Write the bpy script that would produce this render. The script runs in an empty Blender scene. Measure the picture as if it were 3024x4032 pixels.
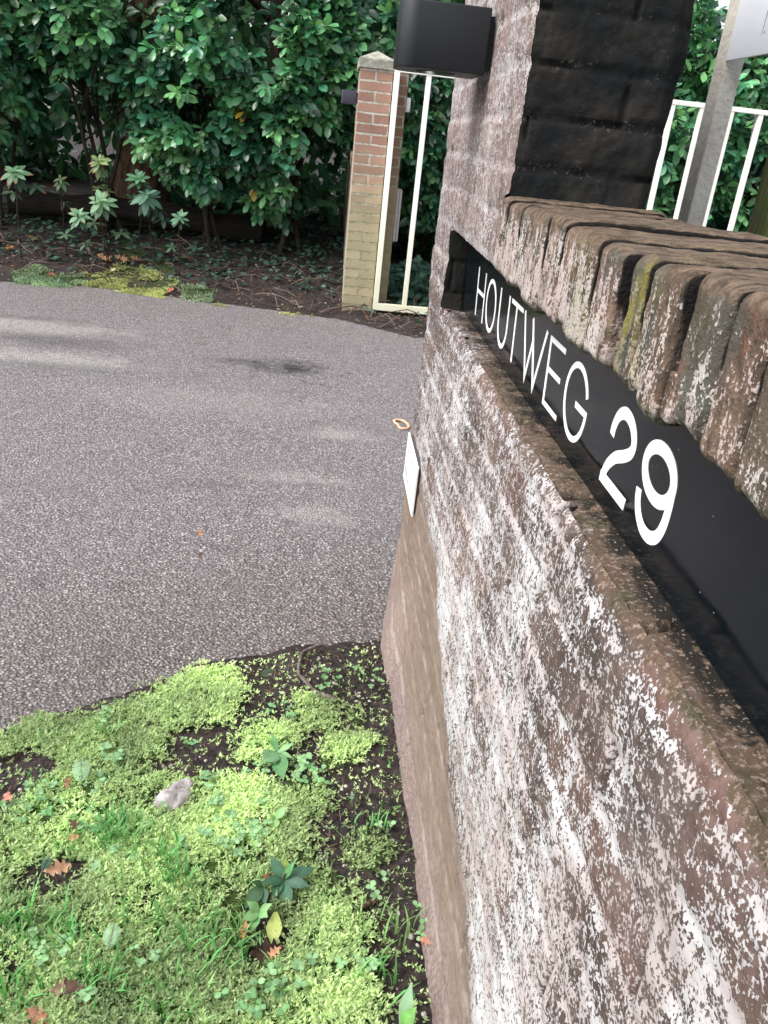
import bpy, bmesh, math, random
import numpy as np
from mathutils import Vector, Matrix

# ------------------------------------------------------------------ camera, sky, sun, exposure
sc = bpy.context.scene
sc.unit_settings.system = 'METRIC'
sc.unit_settings.scale_length = 0.7          # one scene unit is 0.7 m in the real place
F_PX, PITCH, ROLL, YAW = 3190.7, 0.433529, -0.110245, 0.100933
CAM = np.array([-0.33, 0.0, 1.5])
def cam_axes():
    cp, sp = math.cos(PITCH), math.sin(PITCH)
    f = np.array([math.sin(YAW)*cp, math.cos(YAW)*cp, -sp])
    x = np.array([math.cos(YAW), -math.sin(YAW), 0.0])
    d = np.cross(f, x)
    xr = math.cos(ROLL)*x + math.sin(ROLL)*d
    dr = -math.sin(ROLL)*x + math.cos(ROLL)*d
    return xr, dr, f
XR, DR, FW = cam_axes()
RW = np.stack([XR, DR, FW], 1)
cam_d = bpy.data.cameras.new('camera')
cam_o = bpy.data.objects.new('camera', cam_d)
sc.collection.objects.link(cam_o)
m = Matrix.Identity(4)
for i in range(3):
    m[i][0], m[i][1], m[i][2], m[i][3] = XR[i], -DR[i], -FW[i], CAM[i]
cam_o.matrix_world = m
cam_d.sensor_fit = 'VERTICAL'
cam_d.sensor_height = 24.0
cam_d.lens = F_PX/4032*24.0
cam_d.clip_start = 0.02
cam_d.clip_end = 1000
sc.camera = cam_o

SUN_EL, SUN_AZ = math.radians(50), math.atan2(-0.95, -0.30)
world = bpy.data.worlds.new('World'); sc.world = world
world.use_nodes = True
wn = world.node_tree
bg = wn.nodes['Background']
sky = wn.nodes.new('ShaderNodeTexSky'); sky.sky_type = 'NISHITA'; sky.sun_disc = False
sky.sun_elevation = SUN_EL; sky.sun_rotation = SUN_AZ; sky.dust_density = 4.0; sky.air_density = 1.4
hs = wn.nodes.new('ShaderNodeHueSaturation'); hs.inputs['Saturation'].default_value = 0.36
wn.links.new(sky.outputs[0], hs.inputs['Color']); wn.links.new(hs.outputs[0], bg.inputs[0])
bg.inputs[1].default_value = 0.15
sun_d = bpy.data.lights.new('sun', 'SUN'); sun_d.energy = 1.05; sun_d.angle = math.radians(35); sun_d.color = (1, 0.96, 0.9)
sun_o = bpy.data.objects.new('sun', sun_d); sc.collection.objects.link(sun_o)
sv = Vector((math.sin(SUN_AZ)*math.cos(SUN_EL), math.cos(SUN_AZ)*math.cos(SUN_EL), math.sin(SUN_EL)))
sun_o.rotation_euler = sv.to_track_quat('Z', 'Y').to_euler()
sun_o.location = (-6, -4, 8)
sc.view_settings.view_transform = 'Standard'; sc.view_settings.look = 'None'
sc.view_settings.exposure = 1.2; sc.view_settings.gamma = 1
sc.cycles.max_bounces = 6; sc.cycles.diffuse_bounces = 3; sc.cycles.glossy_bounces = 3; sc.cycles.transmission_bounces = 4

rng = np.random.default_rng(7)
random.seed(7)

# ------------------------------------------------------------------ helpers
def ground_pt(p, z=0.0):
    """where the sight line through a photograph pixel meets the level z"""
    r = RW @ np.array([p[0]-1512.0, p[1]-2016.0, F_PX])
    return CAM + (z-CAM[2])/r[2]*r
def depth_pt(p, y):
    r = RW @ np.array([p[0]-1512.0, p[1]-2016.0, F_PX])
    return CAM + (y-CAM[1])/r[1]*r
def to_px(P):
    v = (np.asarray(P, float)-CAM) @ RW
    return np.stack([1512+F_PX*v[..., 0]/v[..., 2], 2016+F_PX*v[..., 1]/v[..., 2]], -1)

def _hash(ix, iy, iz, seed):
    h = (ix*374761393 + iy*668265263 + iz*1274126177 + seed*974634777) & 0xFFFFFFFF
    h = ((h ^ (h >> 13))*1274126177) & 0xFFFFFFFF
    h = (h ^ (h >> 16)) & 0xFFFFFFFF
    return h/4294967295.0
def vnoise(P, seed=0):
    P = np.asarray(P, float)
    i = np.floor(P).astype(np.int64); f = P-i
    f = f*f*(3-2*f)
    out = 0
    for dx in (0, 1):
        wx = f[..., 0] if dx else 1-f[..., 0]
        for dy in (0, 1):
            wy = f[..., 1] if dy else 1-f[..., 1]
            for dz in (0, 1):
                wz = f[..., 2] if dz else 1-f[..., 2]
                out = out + wx*wy*wz*_hash(i[..., 0]+dx, i[..., 1]+dy, i[..., 2]+dz, seed)
    return out
def fbm(P, sc_, oct_=3, seed=0):
    P = np.asarray(P, float)*sc_
    s = 0; a = 1; t = 0
    for o in range(oct_):
        s = s+a*(vnoise(P*(2**o)+17.3*o, seed+o)-0.5); t += a; a *= .5
    return s/t*2
def P3(a, b, c=0.0):
    a, b = np.broadcast_arrays(np.asarray(a, float), np.asarray(b, float))
    return np.stack([a, b, np.broadcast_to(np.asarray(c, float), a.shape)], -1)
def sstep(a, b, x):
    t = np.clip((x-a)/(b-a), 0, 1); return t*t*(3-2*t)
def hash1(i, seed=0):
    i = np.asarray(i).astype(np.int64); return _hash(i, i*7+3, i*13+5, seed)

def mesh_np(name, V, F, attrs=None, smooth=True):
    """F: list of int arrays (n,k)"""
    me = bpy.data.meshes.new(name)
    V = np.ascontiguousarray(V, np.float32).reshape(-1, 3)
    if not isinstance(F, (list, tuple)): F = [F]
    F = [np.asarray(f, np.int32) for f in F if len(f)]
    nl = sum(f.size for f in F); nf = sum(len(f) for f in F)
    me.vertices.add(len(V)); me.vertices.foreach_set('co', V.ravel())
    me.loops.add(nl); me.loops.foreach_set('vertex_index', np.concatenate([f.ravel() for f in F]))
    starts = []; o = 0
    for f in F:
        k = f.shape[1]; starts.append(o+np.arange(len(f))*k); o += f.size
    me.polygons.add(nf)
    me.polygons.foreach_set('loop_start', np.concatenate(starts).astype(np.int32))
    me.polygons.foreach_set('use_smooth', np.full(nf, bool(smooth)))
    me.update(calc_edges=True)
    me.validate()
    for k, a in (attrs or {}).items():
        a = np.asarray(a, np.float32)
        if a.ndim == 1:
            at = me.attributes.new(k, 'FLOAT', 'POINT'); at.data.foreach_set('value', a)
        else:
            if a.shape[1] == 3: a = np.concatenate([a, np.ones((len(a), 1), np.float32)], 1)
            at = me.attributes.new(k, 'FLOAT_COLOR', 'POINT'); at.data.foreach_set('color', np.ascontiguousarray(a).ravel())
    return me
def link(name, me, mat=None, parent=None):
    o = bpy.data.objects.new(name, me)
    sc.collection.objects.link(o)
    if mat:
        me.materials.clear()
        for q in (mat if isinstance(mat, (list, tuple)) else [mat]): me.materials.append(q)
    if parent: o.parent = parent
    return o
def tag(o, label=None, cat=None, group=None, kind=None):
    if label: o['label'] = label
    if cat: o['category'] = cat
    if group: o['group'] = group
    if kind: o['kind'] = kind
    return o
def empty(name, loc=(0, 0, 0)):
    o = bpy.data.objects.new(name, None); sc.collection.objects.link(o)
    o.location = loc; o.empty_display_size = .1
    return o
class MB:
    """collects vertices and faces of one mesh"""
    def __init__(s): s.V = []; s.F = {}; s.n = 0; s.A = []
    def add(s, V, F, col=None):
        V = np.asarray(V, float).reshape(-1, 3)
        if isinstance(F, (list, tuple)) and len(F) and not np.isscalar(F[0]) and not isinstance(F, np.ndarray):
            for f in F: s.F.setdefault(len(f), []).append(np.asarray([f])+s.n)
        elif isinstance(F, np.ndarray):
            s.F.setdefault(F.shape[1], []).append(F+s.n)
        s.V.append(V); s.n += len(V)
        c = np.ones((len(V), 3)) if col is None else np.broadcast_to(np.asarray(col, float), (len(V), 3))
        s.A.append(c)
    def mesh(s, name, smooth=True, col=False, extra=None):
        V = np.concatenate(s.V); F = [np.concatenate(f) for f in s.F.values()]
        at = {}
        if col: at['col'] = np.concatenate(s.A)
        return mesh_np(name, V, F, at, smooth)
    def build(s, name, mat, parent=None, smooth=True, col=False, origin=None):
        V = np.concatenate(s.V)
        if origin is not None: V = V-np.asarray(origin)
        F = [np.concatenate(f) for f in s.F.values()]
        at = {'col': np.concatenate(s.A)} if col else {}
        return link(name, mesh_np(name, V, F, at, smooth), mat, parent)
def box(mb, x0, x1, y0, y1, z0, z1, bev=0.0, col=None):
    if bev <= 0:
        V = [(x, y, z) for x in (x0, x1) for y in (y0, y1) for z in (z0, z1)]
        F = [(0, 1, 3, 2), (4, 6, 7, 5), (0, 4, 5, 1), (2, 3, 7, 6), (0, 2, 6, 4), (1, 5, 7, 3)]
        mb.add(V, F, col); return
    bm = bmesh.new()
    bmesh.ops.create_cube(bm, size=1)
    for v in bm.verts:
        v.co = Vector(((x0+x1)/2+v.co.x*(x1-x0), (y0+y1)/2+v.co.y*(y1-y0), (z0+z1)/2+v.co.z*(z1-z0)))
    bmesh.ops.bevel(bm, geom=bm.edges[:], offset=bev, segments=2, affect='EDGES', profile=.6)
    bm.verts.index_update()
    mb.add([v.co[:] for v in bm.verts], [tuple(v.index for v in f.verts) for f in bm.faces], col)
    bm.free()
def tube(mb, pts, rad, n=6, col=None, cap=True):
    pts = np.asarray(pts, float); k = len(pts)
    rad = np.broadcast_to(np.asarray(rad, float), (k,))
    t = np.gradient(pts, axis=0); t /= np.linalg.norm(t, axis=1, keepdims=True)+1e-9
    ref = np.array([0.31, 0.2, 0.93]); V = []
    a = np.cross(t, ref); a /= np.linalg.norm(a, axis=1, keepdims=True)+1e-9
    b = np.cross(t, a)
    th = np.arange(n)*2*np.pi/n
    V = pts[:, None]+rad[:, None, None]*(np.cos(th)[None, :, None]*a[:, None]+np.sin(th)[None, :, None]*b[:, None])
    i = np.arange(k-1)[:, None]*n; j = np.arange(n)[None]; j2 = (j+1) % n
    F = np.stack([i+j, i+j2, i+n+j2, i+n+j], -1).reshape(-1, 4)
    mb.add(V.reshape(-1, 3), F, col)
    if cap and n <= 8:
        mb.add(V[-1], [tuple(range(n))], col); mb.add(V[0], [tuple(range(n))[::-1]], col)
def curve_pts(p0, p1, n=8, sag=0.0, wig=0.0, seed=None):
    t = np.linspace(0, 1, n)[:, None]
    P = np.asarray(p0)*(1-t)+np.asarray(p1)*t
    P[:, 2] += sag*4*(t*(1-t))[:, 0]
    if wig: 
        w = rng.normal(0, wig, (n, 3)); w[0] = 0; P += np.cumsum(w, 0)*t
    return P
def instance(T, F, pos, R, scale, cols=None, tcol=None):
    """T (m,3) template, R (n,3,3) -> V, F, col"""
    n, mm = len(pos), len(T)
    sc_ = np.asarray(scale, float)
    if sc_.ndim == 1: sc_ = sc_[:, None, None]
    elif sc_.ndim == 2: sc_ = sc_[:, None, :]
    V = np.einsum('nij,nmj->nmi', R, T[None]*sc_)+pos[:, None]
    FF = (F[None]+(np.arange(n)*mm)[:, None, None]).reshape(-1, F.shape[1])
    C = None
    if cols is not None:
        C = np.repeat(cols[:, None], mm, 1)
        if tcol is not None: C = C*tcol[None, :, None]
        C = C.reshape(-1, 3)
    return V.reshape(-1, 3), FF, C
def frames(d, nrm):
    """local y along d, local z near nrm"""
    d = d/(np.linalg.norm(d, axis=1, keepdims=True)+1e-9)
    x = np.cross(d, nrm); x /= np.linalg.norm(x, axis=1, keepdims=True)+1e-9
    z = np.cross(x, d)
    return np.stack([x, d, z], 2)
def leaf_template(widths, fold=.25, curl=-.18, wob=0):
    n = len(widths); t = np.linspace(0, 1, n)
    V = []; tc = []
    for i, (w, q) in enumerate(zip(widths, t)):
        z = curl*q*q
        e = wob*math.sin(q*14)
        V += [(-w, q, z+fold*w+e), (0, q, z), (w, q, z+fold*w-e)]; tc += [1, 1.22, 1]
    F = []
    for i in range(n-1):
        a = i*3
        F += [(a, a+1, a+4, a+3), (a+1, a+2, a+5, a+4)]
    return np.array(V), np.array(F), np.array(tc)
LAUREL = leaf_template([.03, .10, .165, .21, .225, .185, .02], .22, -.16)
RHODO = leaf_template([.03, .10, .165, .195, .185, .12, .015], .18, -.18)
NEEDLE = leaf_template([.02, .07, .115, .135, .13, .09, .01], .25, -.25)
BROAD = leaf_template([.05, .13, .2, .24, .2, .1, .01], .12, -.3)
ROUND = leaf_template([.04, .34, .47, .42, .06], .1, -.15)
def ivy_leaf():
    pts = [(0, 0), (.28, -.08), (.5, .18), (.3, .38), (.34, .62), (0, 1.0), (-.34, .62), (-.3, .38), (-.5, .18), (-.28, -.08)]
    V = [(0, .35, .05)]+[(x, y, -.12*abs(x)-.1*y*y) for x, y in pts]
    F = [(0, i+1, (i+1) % 10+1) for i in range(10)]
    return np.array(V, float), np.array(F), np.array([1.15]+[1]*10)
IVY = ivy_leaf()
def oak_leaf():
    t = np.linspace(0, 1, 25)
    w = (.05+.27*np.sin(np.pi*np.clip(t*1.05, 0, 1))**.8)*(.68+.32*np.cos(t*2*np.pi*4.2))
    w[0] = .02; w[-1] = .02
    return leaf_template(list(w), .3, .15, .05)
OAK = oak_leaf()

# ------------------------------------------------------------------ materials
class NT:
    def __init__(s, name):
        s.m = bpy.data.materials.new(name); s.m.use_nodes = True
        s.t = s.m.node_tree; s.n = s.t.nodes; s.L = s.t.links
        s.b = s.n['Principled BSDF']; s.out = s.n['Material Output']
        s.co = None
    def coord(s, which='Object'):
        n = s.n.new('ShaderNodeTexCoord'); return n.outputs[which]
    def node(s, typ, **kw):
        n = s.n.new(typ)
        for k, v in kw.items(): setattr(n, k, v)
        return n
    def inp(s, sock, v):
        if isinstance(v, bpy.types.NodeSocket): s.L.new(v, sock)
        elif isinstance(v, (tuple, list)) and sock.type == 'RGBA' and len(v) == 3: sock.default_value = (*v, 1)
        elif sock.type == 'RGBA' and not isinstance(v, (tuple, list)): sock.default_value = (v, v, v, 1)
        elif sock.type == 'VECTOR' and not isinstance(v, (tuple, list)): sock.default_value = (v, v, v)
        else: sock.default_value = v
    def noise(s, co, scale, detail=2, rough=.5, dist=0, out='Fac', typ=None):
        n = s.n.new('ShaderNodeTexNoise')
        if typ: n.noise_type = typ
        s.inp(n.inputs['Vector'], co); n.inputs['Scale'].default_value = scale
        n.inputs['Detail'].default_value = detail; n.inputs['Roughness'].default_value = rough; n.inputs['Distortion'].default_value = dist
        return n.outputs[out]
    def voro(s, co, scale, feature='F1', out='Distance', rnd=1):
        n = s.n.new('ShaderNodeTexVoronoi'); n.feature = feature
        s.inp(n.inputs['Vector'], co); n.inputs['Scale'].default_value = scale; n.inputs['Randomness'].default_value = rnd
        return n.outputs[out]
    def ramp(s, v, a, b, lo=0., hi=1.):
        n = s.n.new('ShaderNodeMapRange'); n.interpolation_type = 'SMOOTHSTEP'
        s.inp(n.inputs[0], v); s.inp(n.inputs[1], a); s.inp(n.inputs[2], b); s.inp(n.inputs[3], lo); s.inp(n.inputs[4], hi)
        return n.outputs[0]
    def math(s, op, a, b=0., c=0.):
        n = s.n.new('ShaderNodeMath'); n.operation = op
        s.inp(n.inputs[0], a); s.inp(n.inputs[1], b); s.inp(n.inputs[2], c)
        return n.outputs[0]
    def mix(s, f, a, b, blend='MIX'):
        n = s.n.new('ShaderNodeMix'); n.data_type = 'RGBA'; n.blend_type = blend
        s.inp(n.inputs[0], f); s.inp(n.inputs[6], a); s.inp(n.inputs[7], b)
        return n.outputs[2]
    def attr(s, name, out='Color'):
        n = s.n.new('ShaderNodeAttribute'); n.attribute_name = name; return n.outputs[out]
    def sep(s, c):
        n = s.n.new('ShaderNodeSeparateColor'); s.L.new(c, n.inputs[0]); return n.outputs
    def sepxyz(s, c):
        n = s.n.new('ShaderNodeSeparateXYZ'); s.L.new(c, n.inputs[0]); return n.outputs
    def mapping(s, co, scale=(1, 1, 1), loc=(0, 0, 0), rot=(0, 0, 0)):
        n = s.n.new('ShaderNodeMapping'); s.L.new(co, n.inputs[0])
        n.inputs['Scale'].default_value = scale; n.inputs['Location'].default_value = loc; n.inputs['Rotation'].default_value = rot
        return n.outputs[0]
    def bump(s, h, strength, dist=.01, prev=None):
        n = s.n.new('ShaderNodeBump'); n.inputs['Strength'].default_value = strength; n.inputs['Distance'].default_value = dist
        s.inp(n.inputs['Height'], h)
        if prev: s.L.new(prev, n.inputs['Normal'])
        return n.outputs[0]
    def fin(s, col=None, rough=None, normal=None, spec=None, metal=None):
        if col is not None: s.inp(s.b.inputs['Base Color'], col)
        if rough is not None: s.inp(s.b.inputs['Roughness'], rough)
        if normal is not None: s.L.new(normal, s.b.inputs['Normal'])
        if spec is not None: s.inp(s.b.inputs['Specular IOR Level'], spec)
        if metal is not None: s.inp(s.b.inputs['Metallic'], metal)
        return s.m
def plain(name, col, rough=.5, spec=.5, metal=0, var=.12, scale=30):
    t = NT(name); co = t.coord()
    n = t.noise(co, scale, 4, .6)
    k = t.ramp(n, .3, .7, 1-var, 1+var)
    c = t.mix(1.0, col, k, 'MULTIPLY')
    return t.fin(c, t.ramp(n, .3, .7, rough*.85, min(1, rough*1.15)), None, spec, metal)

# weathered wall: attribute "wm" = (bed joint, clean foot band, brick tint), "wg" = green/brown dirt
def mat_wall(name, lichen=1.0):
    t = NT(name); co = t.coord()
    wm = t.sep(t.attr('wm')); joint, clean, tint = wm[0], wm[1], wm[2]
    dirt = t.attr('wg', 'Fac')
    n1 = t.noise(co, 3.2, 4, .6); n2 = t.noise(co, 14, 4, .62); n3 = t.noise(co, 90, 3, .6)
    base = t.mix(t.ramp(n2, .35, .66), (.062, .047, .042), (.150, .115, .100))
    base = t.mix(t.ramp(tint, .6, .95), base, (.17, .105, .088))
    base = t.mix(t.ramp(tint, .0, .25, .8, 0.), base, (.15, .12, .105))
    base = t.mix(t.math('MULTIPLY', t.ramp(n1, .45, .7), .5), base, (.22, .175, .17))
    base = t.mix(t.ramp(n3, .3, .75, .55, 0.), base, (.045, .032, .028))
    zw = t.sepxyz(co)[2]
    base = t.mix(t.ramp(zw, 1.05, 1.35, 0., .62), base, t.mix(t.ramp(n2, .35, .65), (.155, .115, .11), (.27, .205, .195)))
    # pale lichen and lime bloom: fine flecks gathered in patches
    fine = t.math('ADD', t.math('MULTIPLY', t.noise(co, 225, 3, .6), .58), t.math('MULTIPLY', t.noise(co, 68, 3, .6), .42)); mid = t.noise(co, 24, 4, .65); big = t.noise(co, 4.5, 3, .6)
    p = t.math('ADD', t.math('MULTIPLY', mid, .75), t.math('MULTIPLY', big, .85))
    p = t.math('ADD', p, t.math('MULTIPLY', joint, .16))
    lv = t.attr('wl', 'Fac')
    p = t.math('ADD', p, t.math('MULTIPLY', t.math('SUBTRACT', lv, .5), .62*lichen))
    thr = t.ramp(p, .48, 1.14, .575, .438)
    fl = t.ramp(t.math('SUBTRACT', fine, thr), -.022, .022)
    fl = t.math('MULTIPLY', fl, t.ramp(clean, .2, .8, 1., .0))
    pink = t.mix(t.ramp(t.noise(co, 7, 2), .4, .62), (.50, .50, .52), (.42, .38, .38))
    c = t.mix(t.math('MULTIPLY', fl, t.ramp(zw, 1.05, 1.35, .93, .72)), base, pink)
    # foot of the wall, rinsed clean: beige brown with thin lime streaks
    st = t.noise(t.mapping(co, (1, 2.0, 26)), 6, 4, .6)
    beige = t.mix(t.ramp(st, .35, .66), (.18, .14, .112), (.265, .21, .172))
    beige = t.mix(t.ramp(n3, .35, .75, .35, 0.), beige, (.11, .08, .075))
    mauve = t.mix(t.ramp(t.noise(co, 130, 2), .4, .6), (.16, .12, .118), (.28, .225, .222))
    zz = t.sepxyz(co)[2]
    beige = t.mix(t.math('MULTIPLY', t.ramp(t.math('ADD', zz, t.math('MULTIPLY', n2, .22)), .10, .30, 1., 0.), .8), beige, mauve)
    sl = t.math('MULTIPLY', t.ramp(joint, .35, .9), t.ramp(t.noise(co, 9, 3), .44, .6))
    beige = t.mix(t.math('MULTIPLY', sl, .22), beige, (.50, .46, .44))
    ce = t.ramp(t.math('ADD', clean, t.math('MULTIPLY', t.math('SUBTRACT', mid, .5), 1.1)), .22, .78)
    c = t.mix(ce, c, beige)
    # brown-green growth
    g = t.mix(t.ramp(t.noise(co, 13, 3, .6), .42, .68), (.098, .068, .050), (.056, .052, .032))
    g = t.mix(t.ramp(t.noise(co, 130, 4, .75), .50, .66), g, (.26, .20, .165))
    de = t.ramp(t.math('ADD', dirt, t.math('MULTIPLY', t.math('SUBTRACT', t.noise(co, 30, 4, .65), .5), 1.1)), .35, .62)
    c = t.mix(de, c, g)
    hole = t.ramp(t.voro(co, 34), .03, .075, .85, 0.)
    c = t.mix(t.math('MULTIPLY', hole, t.ramp(mid, .45, .6)), c, (.025, .02, .018))
    h = t.math('ADD', t.math('MULTIPLY', fine, .5), t.math('MULTIPLY', fl, .35))
    c = t.mix(t.ramp(t.noise(co, 2.3, 3, .6), .40, .68, .35, 0.), c, t.mix(1.0, c, (.62, .58, .56), 'MULTIPLY'))
    wp = t.attr('wp', 'Fac')
    c = t.mix(wp, c, (.022, .019, .018))
    lx = t.sepxyz(co)[0]
    crumb = t.math('MULTIPLY', t.ramp(lx, .022, .05), t.ramp(t.noise(co, 22, 4, .7), .46, .54))
    crumb = t.math('MULTIPLY', crumb, t.math('MULTIPLY', t.ramp(zw, 1.03, 1.05), t.ramp(zw, 1.12, 1.10)))
    c = t.mix(crumb, c, t.mix(t.ramp(t.noise(co, 260, 2), .62, .68), (.016, .014, .012), (.22, .19, .17)))
    nb = t.bump(h, .6, .006)
    return t.fin(c, .9, nb, .2)
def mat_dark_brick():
    t = NT('near_black_brick'); co = t.coord()  # near-black brick with darker joints and scattered paler flecks
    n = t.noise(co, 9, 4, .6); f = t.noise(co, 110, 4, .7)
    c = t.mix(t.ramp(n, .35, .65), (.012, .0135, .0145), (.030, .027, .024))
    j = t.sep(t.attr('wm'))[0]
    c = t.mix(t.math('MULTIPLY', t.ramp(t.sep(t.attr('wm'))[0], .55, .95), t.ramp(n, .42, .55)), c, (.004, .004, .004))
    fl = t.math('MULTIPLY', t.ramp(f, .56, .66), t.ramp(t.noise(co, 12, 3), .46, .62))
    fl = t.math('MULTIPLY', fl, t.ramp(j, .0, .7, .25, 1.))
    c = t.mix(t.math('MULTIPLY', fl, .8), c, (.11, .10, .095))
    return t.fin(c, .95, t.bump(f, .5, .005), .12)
def mat_coping():
    t = NT('coping_brick'); co = t.coord()
    tint = t.sep(t.attr('col')); k, oliv, edge = tint[0], tint[1], tint[2]; nearw = t.ramp(t.sepxyz(co)[1], 1.1, .5)
    st_ = t.mapping(co, (1, 1, .4)); n2 = t.noise(st_, 20, 4, .65); fine = t.math('ADD', t.math('MULTIPLY', t.noise(co, 230, 3, .6), .55), t.math('MULTIPLY', t.noise(st_, 80, 3, .6), .45)); mid = t.noise(st_, 34, 4, .65)
    c = t.mix(t.ramp(n2, .35, .65), (.055, .04, .031), (.17, .12, .09))
    c = t.mix(t.ramp(t.noise(st_, 75, 4, .7), .5, .66, 0., .7), c, (.035, .03, .026))
    c = t.mix(t.ramp(k, .55, .8, 0., .7), c, (.20, .115, .088))
    c = t.mix(t.ramp(k, .1, .35, .8, .0), c, (.06, .064, .056))
    m1 = t.noise(st_, 13, 5, .7); m2 = t.noise(co, 17, 5, .7, .4); m3 = t.noise(co, 52, 5, .75)
    c = t.mix(t.ramp(m1, .50, .62, 0., .8), c, (.068, .074, .066))
    c = t.mix(t.math('MULTIPLY', t.ramp(m2, .56, .66, 0., .75), t.ramp(nearw, .2, .8, .3, 1.)), c, (.17, .082, .052))
    c = t.mix(t.ramp(m3, .50, .66, 0., .7), c, (.036, .031, .027))
    c = t.mix(t.ramp(m3, .36, .28, 0., .55), c, (.21, .165, .13))
    geo = t.node('ShaderNodeNewGeometry'); nz = t.sepxyz(geo.outputs['Normal'])[2]
    zz = t.sepxyz(co)[2]
    # lichen on the faces, thicker low down; the tops stay earthy
    low = t.ramp(zz, 1.29, 1.42, .11, -.08)
    p = t.math('ADD', t.math('ADD', t.math('MULTIPLY', mid, .9), low), t.math('MULTIPLY', t.math('SUBTRACT', .75, nearw), .22))
    thr = t.ramp(p, .30, .85, .60, .43)
    fl = t.ramp(t.math('SUBTRACT', fine, thr), -.028, .028)
    fl = t.math('MULTIPLY', fl, t.ramp(zz, 1.385, 1.412, 1., .12))
    pale = t.mix(t.ramp(t.noise(co, 8, 2), .42, .6), (.46, .425, .41), (.41, .345, .33))
    c = t.mix(t.math('MULTIPLY', fl, .85), c, pale)
    gr = t.math('MULTIPLY', t.ramp(t.noise(co, 11, 4, .6), .5, .66), .65)
    c = t.mix(gr, c, t.mix(t.ramp(mid, .4, .6), (.05, .055, .035), (.075, .055, .035)))
    c = t.mix(t.math('MULTIPLY', oliv, t.ramp(mid, .42, .58)), c, (.15, .135, .032))
    c = t.mix(t.ramp(zz, 1.292, 1.282, 0., .7), c, (.05, .06, .035))
    top = t.mix(t.ramp(t.noise(t.mapping(co, (.35, 1, 1)), 90, 4, .7), .35, .65), (.042, .031, .022), (.155, .112, .08))
    c = t.mix(t.ramp(zz, 1.40, 1.415, 0., .85), c, top)
    hole = t.ramp(t.voro(co, 30), .04, .09, .9, 0.)
    c = t.mix(t.math('MULTIPLY', hole, t.ramp(n2, .5, .6)), c, (.02, .017, .015))
    eg = t.math('MULTIPLY', edge, t.ramp(zz, 1.31, 1.37, .25, 1.))
    c = t.mix(t.ramp(t.math('ADD', eg, t.math('MULTIPLY', t.math('SUBTRACT', mid, .5), .9)), .40, .75), c, (.013, .012, .011))
    h = t.math('ADD', t.math('MULTIPLY', fine, .6), t.math('MULTIPLY', mid, .5))
    return t.fin(c, .93, t.bump(h, .9, .010), .15)
def mat_asphalt(spots, darks):
    t = NT('asphalt'); co = t.coord()
    xy = t.mapping(co, (1, 1, 0))
    v = t.node('ShaderNodeTexVoronoi'); v.inputs['Scale'].default_value = 100; t.L.new(xy, v.inputs['Vector'])
    d, vc = v.outputs['Distance'], t.sep(v.outputs['Color'])
    v2 = t.node('ShaderNodeTexVoronoi'); v2.inputs['Scale'].default_value = 165; t.L.new(xy, v2.inputs['Vector'])
    c2 = t.sep(v2.outputs['Color'])
    big = t.noise(xy, 1.1, 4, .6); mid = t.noise(xy, 7, 4, .6)
    stone = t.mix(vc[0], (.095, .086, .090), (.345, .318, .328))
    stone = t.mix(t.ramp(vc[1], .76, .84), stone, (.56, .52, .51))
    stone = t.mix(t.ramp(vc[2], .9, .95), stone, (.24, .18, .14))
    edge = t.ramp(d, .32, .52)
    fine = t.mix(t.ramp(c2[0], .55, .9), (.078, .070, .074), (.275, .252, .262))
    c = t.mix(edge, stone, fine)
    c = t.mix(t.ramp(big, .35, .7, 0., .35), c, (.15, .132, .138))
    c = t.mix(t.ramp(mid, .55, .75, 0., .4), c, (.05, .045, .045))
    x, y = t.sepxyz(co)[0], t.sepxyz(co)[1]
    wn_ = t.math('MULTIPLY', t.math('SUBTRACT', t.noise(xy, 5, 6, .75), .5), 3.0)
    grit = t.noise(xy, 26, 5, .7)
    def blob(px, py, rx, ry):
        a = t.math('DIVIDE', t.math('SUBTRACT', x, px), rx); b = t.math('DIVIDE', t.math('SUBTRACT', y, py), ry)
        q = t.math('SQRT', t.math('ADD', t.math('MULTIPLY', a, a), t.math('MULTIPLY', b, b)))
        return t.math('MULTIPLY', t.ramp(t.math('ADD', q, wn_), 1.35, .35), t.ramp(grit, .38, .56, .25, 1.))
    for (px, py, rx, ry, s) in spots:
        c = t.mix(t.math('MULTIPLY', blob(px, py, rx, ry), s*1.0), c, (.36, .345, .33))
    rough = t.ramp(big, .3, .7, .62, .78)
    for (px, py, rx, ry, s) in darks:
        k = t.math('MULTIPLY', blob(px, py, rx, ry), s)
        c = t.mix(k, c, (.014, .012, .013))
        rough = t.mix(k, rough, .35)
    c = t.mix(t.ramp(t.math('ADD', t.math('ADD', y, t.math('MULTIPLY', x, -.45)), t.math('MULTIPLY', wn_, .35)), 3.4, 2.2, 0., .6), c, t.mix(1.0, c, (.62, .60, .52), 'MULTIPLY'))
    h = t.math('SUBTRACT', t.math('MULTIPLY', t.math('SUBTRACT', 1., d), 1.), t.math('MULTIPLY', edge, .3))
    return t.fin(c, rough, t.bump(t.math('ADD', h, t.math('MULTIPLY', c2[1], .35)), .9, .006), .5)
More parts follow.
